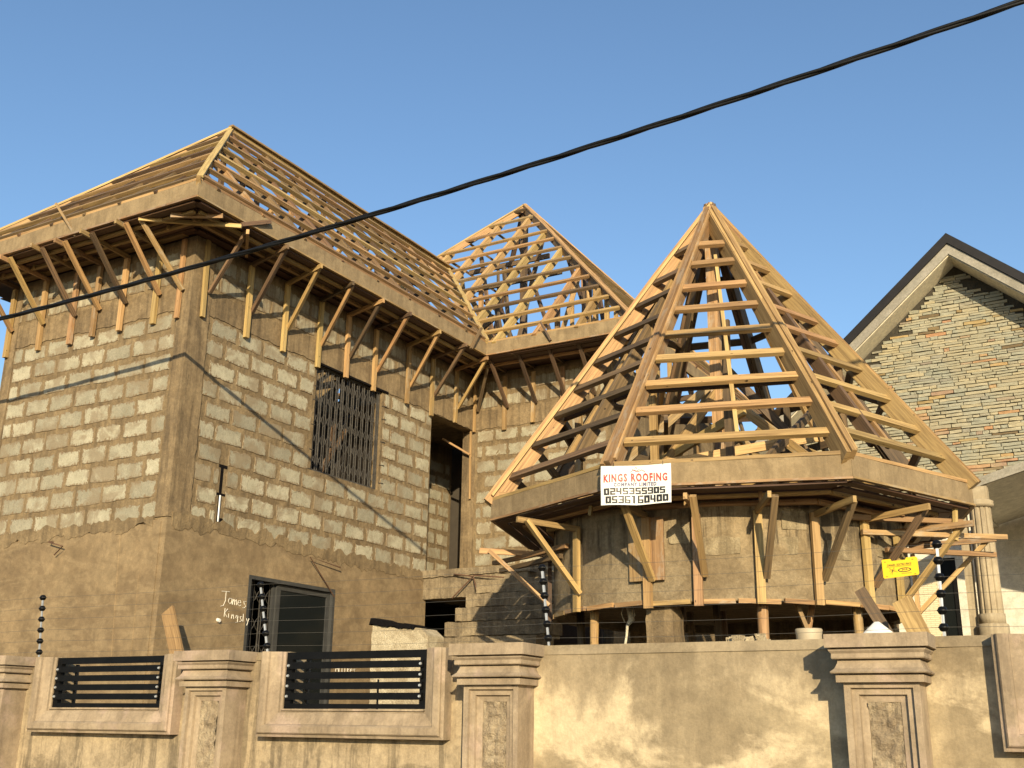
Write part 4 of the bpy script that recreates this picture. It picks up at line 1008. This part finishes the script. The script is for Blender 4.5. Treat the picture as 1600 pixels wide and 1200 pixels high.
# yellow warning sign
sg = thing('warning_sign', tuple(wf(-.095, 2.48, .35)), 'yellow electric fence warning plate hung on the wires', 'sign')
def sf(a, z, d=0.):
    tl = math.radians(-2.5); return WO+wd_*(-.195+a*math.cos(tl)+z*math.sin(tl)+.012*(-z/.11)*-1)+wn_*(.352-d)+V((0, 0, 2.534+z*math.cos(tl)-a*math.sin(tl)))
mb = MB(); P = [(.003, -.004), (.008, 0), (.052, 0), (.058, -.012), (.132, -.012), (.138, 0), (.190, 0), (.198, -.008), (.207, -.095), (.203, -.102), (.018, -.108), (.012, -.10)]
mb.prism(P[::-1], sf, -.003, 0.0); mb.build('sign_plate', YELLOW, sg)
put_text('black_lettering', 'DANGER - ELECTRIC FENCE', .035, .165, -.030, -.042, INK, sg, lambda a, z, d: sf(a, z, d), .0008, .02)
mb = MB()
def ell(cx, cz, rx_, rz_, n=24): return [(cx+rx_*math.cos(2*math.pi*i/n), cz+rz_*math.sin(2*math.pi*i/n)) for i in range(n)]
o1, o2 = ell(.128, -.068, .036, .0125), ell(.128, -.068, .029, .0085)
for i in range(24):
    j = (i+1) % 24; mb.poly([sf(*o1[i], .0009), sf(*o1[j], .0009), sf(*o2[j], .0009), sf(*o2[i], .0009)])
for q in ((.030, .165, -.0455, -.047), (.112, .166, -.0865, -.0885)): mb.poly([sf(q[0], q[3], .0009), sf(q[1], q[3], .0009), sf(q[1], q[2], .0009), sf(q[0], q[2], .0009)])
for (x1_, z1_, x2_, z2_, w1) in ((.045, -.052, .062, -.066, .003), (.072, -.050, .064, -.066, .003), (.045, -.068, .085, -.066, .0022), (.064, -.064, .05, -.088, .0025), (.064, -.066, .06, -.092, .0035), (.064, -.068, .092, -.078, .003), (.06, -.06, .078, -.06, .002)):
    d = V((x2_-x1_, z2_-z1_)).normalized(); nn = V((-d.y, d.x))*w1/2
    mb.poly([sf(x1_-nn.x, z1_-nn.y, .0009), sf(x2_-nn.x*.3, z2_-nn.y*.3, .0009), sf(x2_+nn.x*.3, z2_+nn.y*.3, .0009), sf(x1_+nn.x, z1_+nn.y, .0009)])
for (cx_, cz_) in ((.022, -.014), (.172, -.012), (.032, -.096), (.185, -.094)):
    mb.poly([sf(cx_-.005, cz_-.003, .0009), sf(cx_+.005, cz_-.003, .0009), sf(cx_+.004, cz_, .0009), sf(cx_-.004, cz_, .0009)])
mb.build('sign_marks', INK, sg)
put_text('logo_lettering', 'JVA', .112, .146, -.062, -.074, INK, sg, lambda a, z, d: sf(a, z, d), .001, .02)

# ================================================================== YARD CLUTTER
fp = lambda a, z, d: (a, 1.0-d, z)
mb = MB(); mb.prism(ragged([(2.2, 0), (2.98, 0), (2.96, 2.50), (2.86, 2.58), (2.23, 2.63)], .02, .05, (0, 1, 1, 1, 1)), fp, -.3, 0)
pr = thing('rough_pier', (2.6, 1.15, 0), 'pale rough masonry pier behind the right slatted bay', 'pier'); mb.build('pier_body', PIERM, pr)
mb = MB(); mb.prism(ragged([(2.20, 2.63), (2.78, 2.57), (2.80, 2.60), (2.22, 2.70)], .02, .03, (1, 1, 1, 1)), fp, -.32, .03); mb.build('felt_strip', TARP, pr)
plank((.90, -.34, 1.88), (.27, -.10, 2.76), .17, .03, WOOD, 'short wide board leaning on the plastered house corner', (.1, -1, .0))
def on_wall(u, z, d): return V(wf(u, z, d))
tb = ringpt(math.radians(-45), 2.35, 0)
mb = MB(); mb.tube([(6.95, 1.05, 1.5), (6.95, 1.05, 2.39), (6.95, 1.05, 2.44), (6.95, 1.05, 2.45)], .155, 28, rs=[.10, .11, .118, .112]); tag(mb.build('plastic_tub', TUBM, None, True), 'cream round tub on its stand behind the yard wall', 'tub')
mb = MB()
for j in range(7):
    for i in range(12):
        a = 2*math.pi*i/12; r_ = (.02, .13, .19, .21, .21, .18, .12)[6-j]*(1+.14*noise.noise(V((i*.7, j*.6, 2)))); mb.v.append(V((7.60+r_*math.cos(a), .75+r_*.7*math.sin(a), 1.9+.094*j+.03*noise.noise(V((i, j, 0))))))
for j in range(6):
    for i in range(12): i2 = (i+1) % 12; mb.face((j*12+i, j*12+i2, (j+1)*12+i2, (j+1)*12+i))
mb.face([6*12+i for i in range(12)]); tag(mb.build('white_sack', BAG, None, True), 'white woven sack just showing above the yard wall', 'sack')
def rubble(cx, cy, zt, n, spread, lab, h0=1.7):
    mb = MB()
    for i in range(n):
        x, y, s = cx+R.uniform(-spread, spread), cy+R.uniform(-.15, .15), R.uniform(.04, .1)
        z = zt-s*R.uniform(.6, 1.6); q = [V((x+R.uniform(-1, 1)*s, y+R.uniform(-1, 1)*s, z+R.uniform(-.8, .8)*s)) for _ in range(8)]
        bb = len(mb.v); mb.v += q
        mb.box((x-s, y-s*.7, z-s*.6), (x+s*.8, y+s*.6, z+s*.5))
        for v in mb.v[-8:]: v += V((R.uniform(-.3, .3)*s, R.uniform(-.3, .3)*s, R.uniform(-.3, .3)*s))
    mb.v = mb.v; 
    mb.box((cx-spread-.1, cy-.2, 0), (cx+spread+.1, cy+.25, zt-.09))
    used = sorted({i for f in mb.f for i in f}); mp = {o: n_ for n_, o in enumerate(used)}; mb.v = [mb.v[i] for i in used]; mb.f = [tuple(mp[i] for i in f) for f in mb.f]
    return tag(mb.build('rubble_heap', PIERM, None), lab, 'rubble')
rubble(6.38, 1.1, 2.42, 14, .16, 'pale heap of broken blocks left of the thick round prop')
rubble(7.95, 3.6, 2.46, 10, .25, 'broken white rubble at the foot of the neighbouring column')

# ================================================================== NEIGHBOURING HOUSE
nb_ = thing('neighbour_house', (7.5, 9, 0), 'stone clad gable house with dark roof and round porch column', 'house')
YF, YW = 8.0, 8.5; AXN, AZN, SL = 7.60, 8.97, .87
XL_, XRN = 4.25, 11.0
def gz(x): return AZN-SL*abs(x-AXN)
def verge(dz0, dz1, y0, y1, x0=XL_, x1=XRN):
    return [(x0, gz(x0)+dz0), (AXN, AZN+dz0), (x1, gz(x1)+dz0), (x1, gz(x1)+dz1), (AXN, AZN+dz1), (x0, gz(x0)+dz1)]
mb = MB(); mb.prism(verge(-.19, 0, 0, 0)[::-1], planeY(YF), -9., .03); 
mb.v = []; mb.f = []; mb.uv = []; mb.mi = []
def vp(mb, dz0, dz1, y0, y1):
    P = verge(dz0, dz1, 0, 0); n = 6; b = len(mb.v)
    mb.v += [V((x, y0, z)) for x, z in P]+[V((x, y1, z)) for x, z in P]
    for q in ((0, 1, 4, 5), (1, 2, 3, 4)):
        mb.face([b+i for i in q]); mb.face([b+n+i for i in q][::-1])
    for i in range(6): j = (i+1) % 6; mb.face((b+i, b+j, b+n+j, b+n+i)[::-1])
mb = MB(); vp(mb, -.165, 0, YF-.03, 16); rf = mb.build('roof', ROOFM, nb_)
mb = MB(); vp(mb, -.34, -.17, YF, YF+.03); mb.build('verge_board', NFAS, nb_)
mb = MB(); vp(mb, -.36, -.33, YF+.031, YW); mb.build('soffit', SOFF, nb_)
# gable wall core and stones
gx0, gx1 = 4.78, 10.3
mb = MB(); P = [(gx0, 0), (gx1, 0), (gx1, gz(gx1)-.35), (AXN, AZN-.35), (gx0, gz(gx0)-.35)]
mb.prism(P, planeY(YW), -.25, 0); gw = mb.build('gable_wall', GROUT, nb_, loc=(AXN, YW, 5))
mb = MB(); mb.box((gx0-.01, YW-.045, 5.2), (gx0+.17, YW-.002, gz(gx0+.17)-.36)); mb.build('corner_pilaster', WHITEW, nb_)
mb = MB(); mb.box((gx0-.02, YW+.0, 0), (gx0-.002, 16, gz(gx0)-.36)); mb.build('side_wall', WHITEW, nb_)
SV = []
for k in range(10):
    pts = []
    for (xa, ya, xb, yb, n) in [(-.5, -.5, .5, -.5, 3), (.5, -.5, .5, .5, 1), (.5, .5, -.5, .5, 3), (-.5, .5, -.5, -.5, 1)]:
        for i in range(n): f = i/n; pts.append(((xa+(xb-xa)*f)+R.uniform(-.012, .012), (ya+(yb-ya)*f)+R.uniform(-.11, .11)))
    b = len(pts); me = bpy.data.meshes.new('stone')
    me.from_pydata([(x, .01, y) for x, y in pts]+[(x*.985, -R.uniform(.018, .03), y*.9) for x, y in pts], [], [list(range(b, 2*b))]+[(i, (i+1) % b, b+(i+1) % b, b+i) for i in range(b)])
    me.materials.append(STONE); me.update(); SV.append(me)
stones = []
z = 4.75
while z < AZN-.3:
    h = R.choice((.036, .044, .052, .06)); x = gx0+.17-R.uniform(0, .2)
    while x < 9.3:
        l = R.choice((.1, .16, .22, .28, .34))*R.uniform(.8, 1.2)
        if x > gx0+.13 and z+h < gz(x)-.34 and z+h < gz(x+l)-.34: stones.append((x, l, z+R.uniform(-.004, .004), h*R.uniform(.9, 1.02)))
        x += l+.004
    z += h
def vis(s):
    x, l, z, h = s
    if x > 8.62+(z-5)*.0: return -1
    hz = 4.75+(8.15-(x+l/2))*1.9     # porch roof edge in front
    return (l*h) if (z > hz or x > 7.5) else l*h*.05
order = sorted(range(len(stones)), key=lambda i: -vis(stones[i])); top = set(order[:290])
sm = MB()
for i, (x, l, z, h) in enumerate(stones):
    me = R.choice(SV)
    if i in top:
        o = bpy.data.objects.new('stone', me); link(o, gw, (x+l/2, YW, z+h/2)); o.scale = (l-.004, 1, h*.93)
    else:
        b = len(sm.v); dd = R.uniform(.8, 1.2)
        sm.v += [V((x+l/2+v.co.x*(l-.004), YW+v.co.y*dd, z+h/2+v.co.z*h*.93)) for v in me.vertices]
        for p in me.polygons: sm.face([b+k for k in p.vertices])
tag(sm.build('stone_cladding', STONE, nb_), kind='stuff')
# lower storey: pale wall, door strip, tiled pier, porch
mb = MB(); mb.box((gx0, YW-.06, 0), (6.56, YW-.001, 4.72)); mb.box((6.88, YW-.06, 0), (6.93, YW-.001, 4.72)); mb.box((7.16, YW-.06, 0), (10.3, YW-.001, 4.72)); mb.box((6.56, YW-.06, 4.05), (7.16, YW-.0015, 4.72)); mb.build('lower_wall', WHITEW, nb_)
TILEM = MB(); rows = 0
mb = MB(); mb.box((6.56, YW-.055, 0), (6.88, YW-.0012, 4.05)); tp = mb.build('tile_pier', plain('pier_joint', (.50, .42, .27), .9), nb_)
tm_ = plain('cream_tile', (.66, .57, .38), .7, 0, .1); tme = bpy.data.meshes.new('tile'); bb = MB().box((-.5, -.5, -.5), (.5, .5, .5)); tme.from_pydata(bb.v, [], bb.f); tme.materials.append(tm_)
z = 2.6; r_ = 0
while z < 4.0:
    x = 6.56-(.06 if r_ % 2 else 0)
    while x < 6.88:
        a, b = max(x, 6.562), min(x+.12, 6.878)
        if b-a > .02: o = bpy.data.objects.new('tile', tme); link(o, tp, ((a+b)/2, YW-.058, z+.014)); o.scale = (b-a-.004, .008, .025)
        x += .12
    z += .03; r_ += 1
mb = MB(); mb.box((6.932, YW-.03, 0), (7.158, YW-.0014, 4.05)); dr = mb.build('dark_door', GLASS, nb_)
mb = MB(); mb.box((6.932, YW-.05, 0), (6.96, YW-.0305, 4.05)); mb.box((7.10, YW-.05, 0), (7.157, YW-.0305, 4.05)); mb.build('door_frame', BLACKP, dr)
# porch of the neighbour
YP = 5.6
mb = MB(); P = [(7.78, 4.46), (9.0, 4.79), (12.0, 3.95), (12.0, 4.06), (9.0, 4.90), (7.75, 4.56)]; mb.prism(P, planeY(YP), -.06, 0.); pb = mb.build('porch_verge', NFAS, nb_)  # unseen right end shaped to fall so it shades the lower wall
mb = MB(); mb.prism([(7.78, 4.47), (9.0, 4.80), (12.0, 3.96), (12.0, 4.0), (9.0, 4.84), (7.78, 4.50)], planeY(YP+.06), -2.75, 0); mb.box((7.66, YP+.05, 4.44), (7.80, YW-.07, 4.56)); mb.build('porch_ceiling', WHITEW, nb_)  # ceiling repeats that added fall to shade the wall behind
cx, cy = 7.905, YP+.06; k_ = .941; zz_ = lambda z: 1.6+(z-1.6)*k_
mb = MB(); mb.tube([(cx, cy, 0), (cx, cy, zz_(2.78)), (cx, cy, zz_(2.90)), (cx, cy, zz_(2.915))], .178, 32, rs=[.178, .178, .178, .165]); col = mb.build('round_column', COLM, nb_, True)
mb = MB(); mb.tube([(cx, cy, zz_(2.915)), (cx, cy, zz_(3.04))], .149, 32); mb.build('column_base', COLM, col, True)
mb = MB(); NFL = 72; zs4 = (zz_(3.04), zz_(4.40))
for q_, z in enumerate(zs4):
    for i in range(NFL):
        a = 2*math.pi*i/NFL; rr = .138-.012*q_-(.016 if i % 6 in (0, 1) else 0); mb.v.append(V((cx+rr*math.cos(a), cy+rr*math.sin(a), z)))
for i in range(NFL): j = (i+1) % NFL; mb.face((i, j, NFL+j, NFL+i))
mb.face(list(range(NFL, 2*NFL))); mb.build('fluted_shaft', COLM, col)
mb = MB(); mb.tube([(cx, cy, zz_(z)) for z in (4.40, 4.42, 4.44, 4.46, 4.48, 4.50)], .15, 32, rs=[.136, .16, .168, .16, .168, .14])
mb.build('column_ring', COLM, col, True); mb = MB(); mb.box((cx-.11, cy-.055, zz_(4.50)), (cx+.11, cy+.11, 4.50)); mb.build('column_capital', COLM, col)
mb = MB(); mb.box((cx-.26, cy+.02, 2.7), (cx-.17, cy+.16, 4.45)); mb.build('porch_post', COLM, nb_)

# ================================================================== OVERHEAD CABLE
def cp(x):
    f = (x+1.761)/(9.388+1.761); z = 6.125+.20*f+.50*f*f; y = -1.275+.439*f; return V((x, y, z))
root = thing('overhead_cable', tuple(cp(3)), 'black twisted bundle cable crossing the sky diagonally', 'cable')
for k in range(3):
    mb = MB(); pts = []
    n = 320
    for i in range(n+1):
        x = -9+22*i/n; p = cp(x); ph = x*3.6+k*2.094; pts.append(p+V((0, math.cos(ph)*.012, math.sin(ph)*.012)))
    mb.tube(pts, .016, 8, False); mb.build('cable_strand', CABLE, root, True)
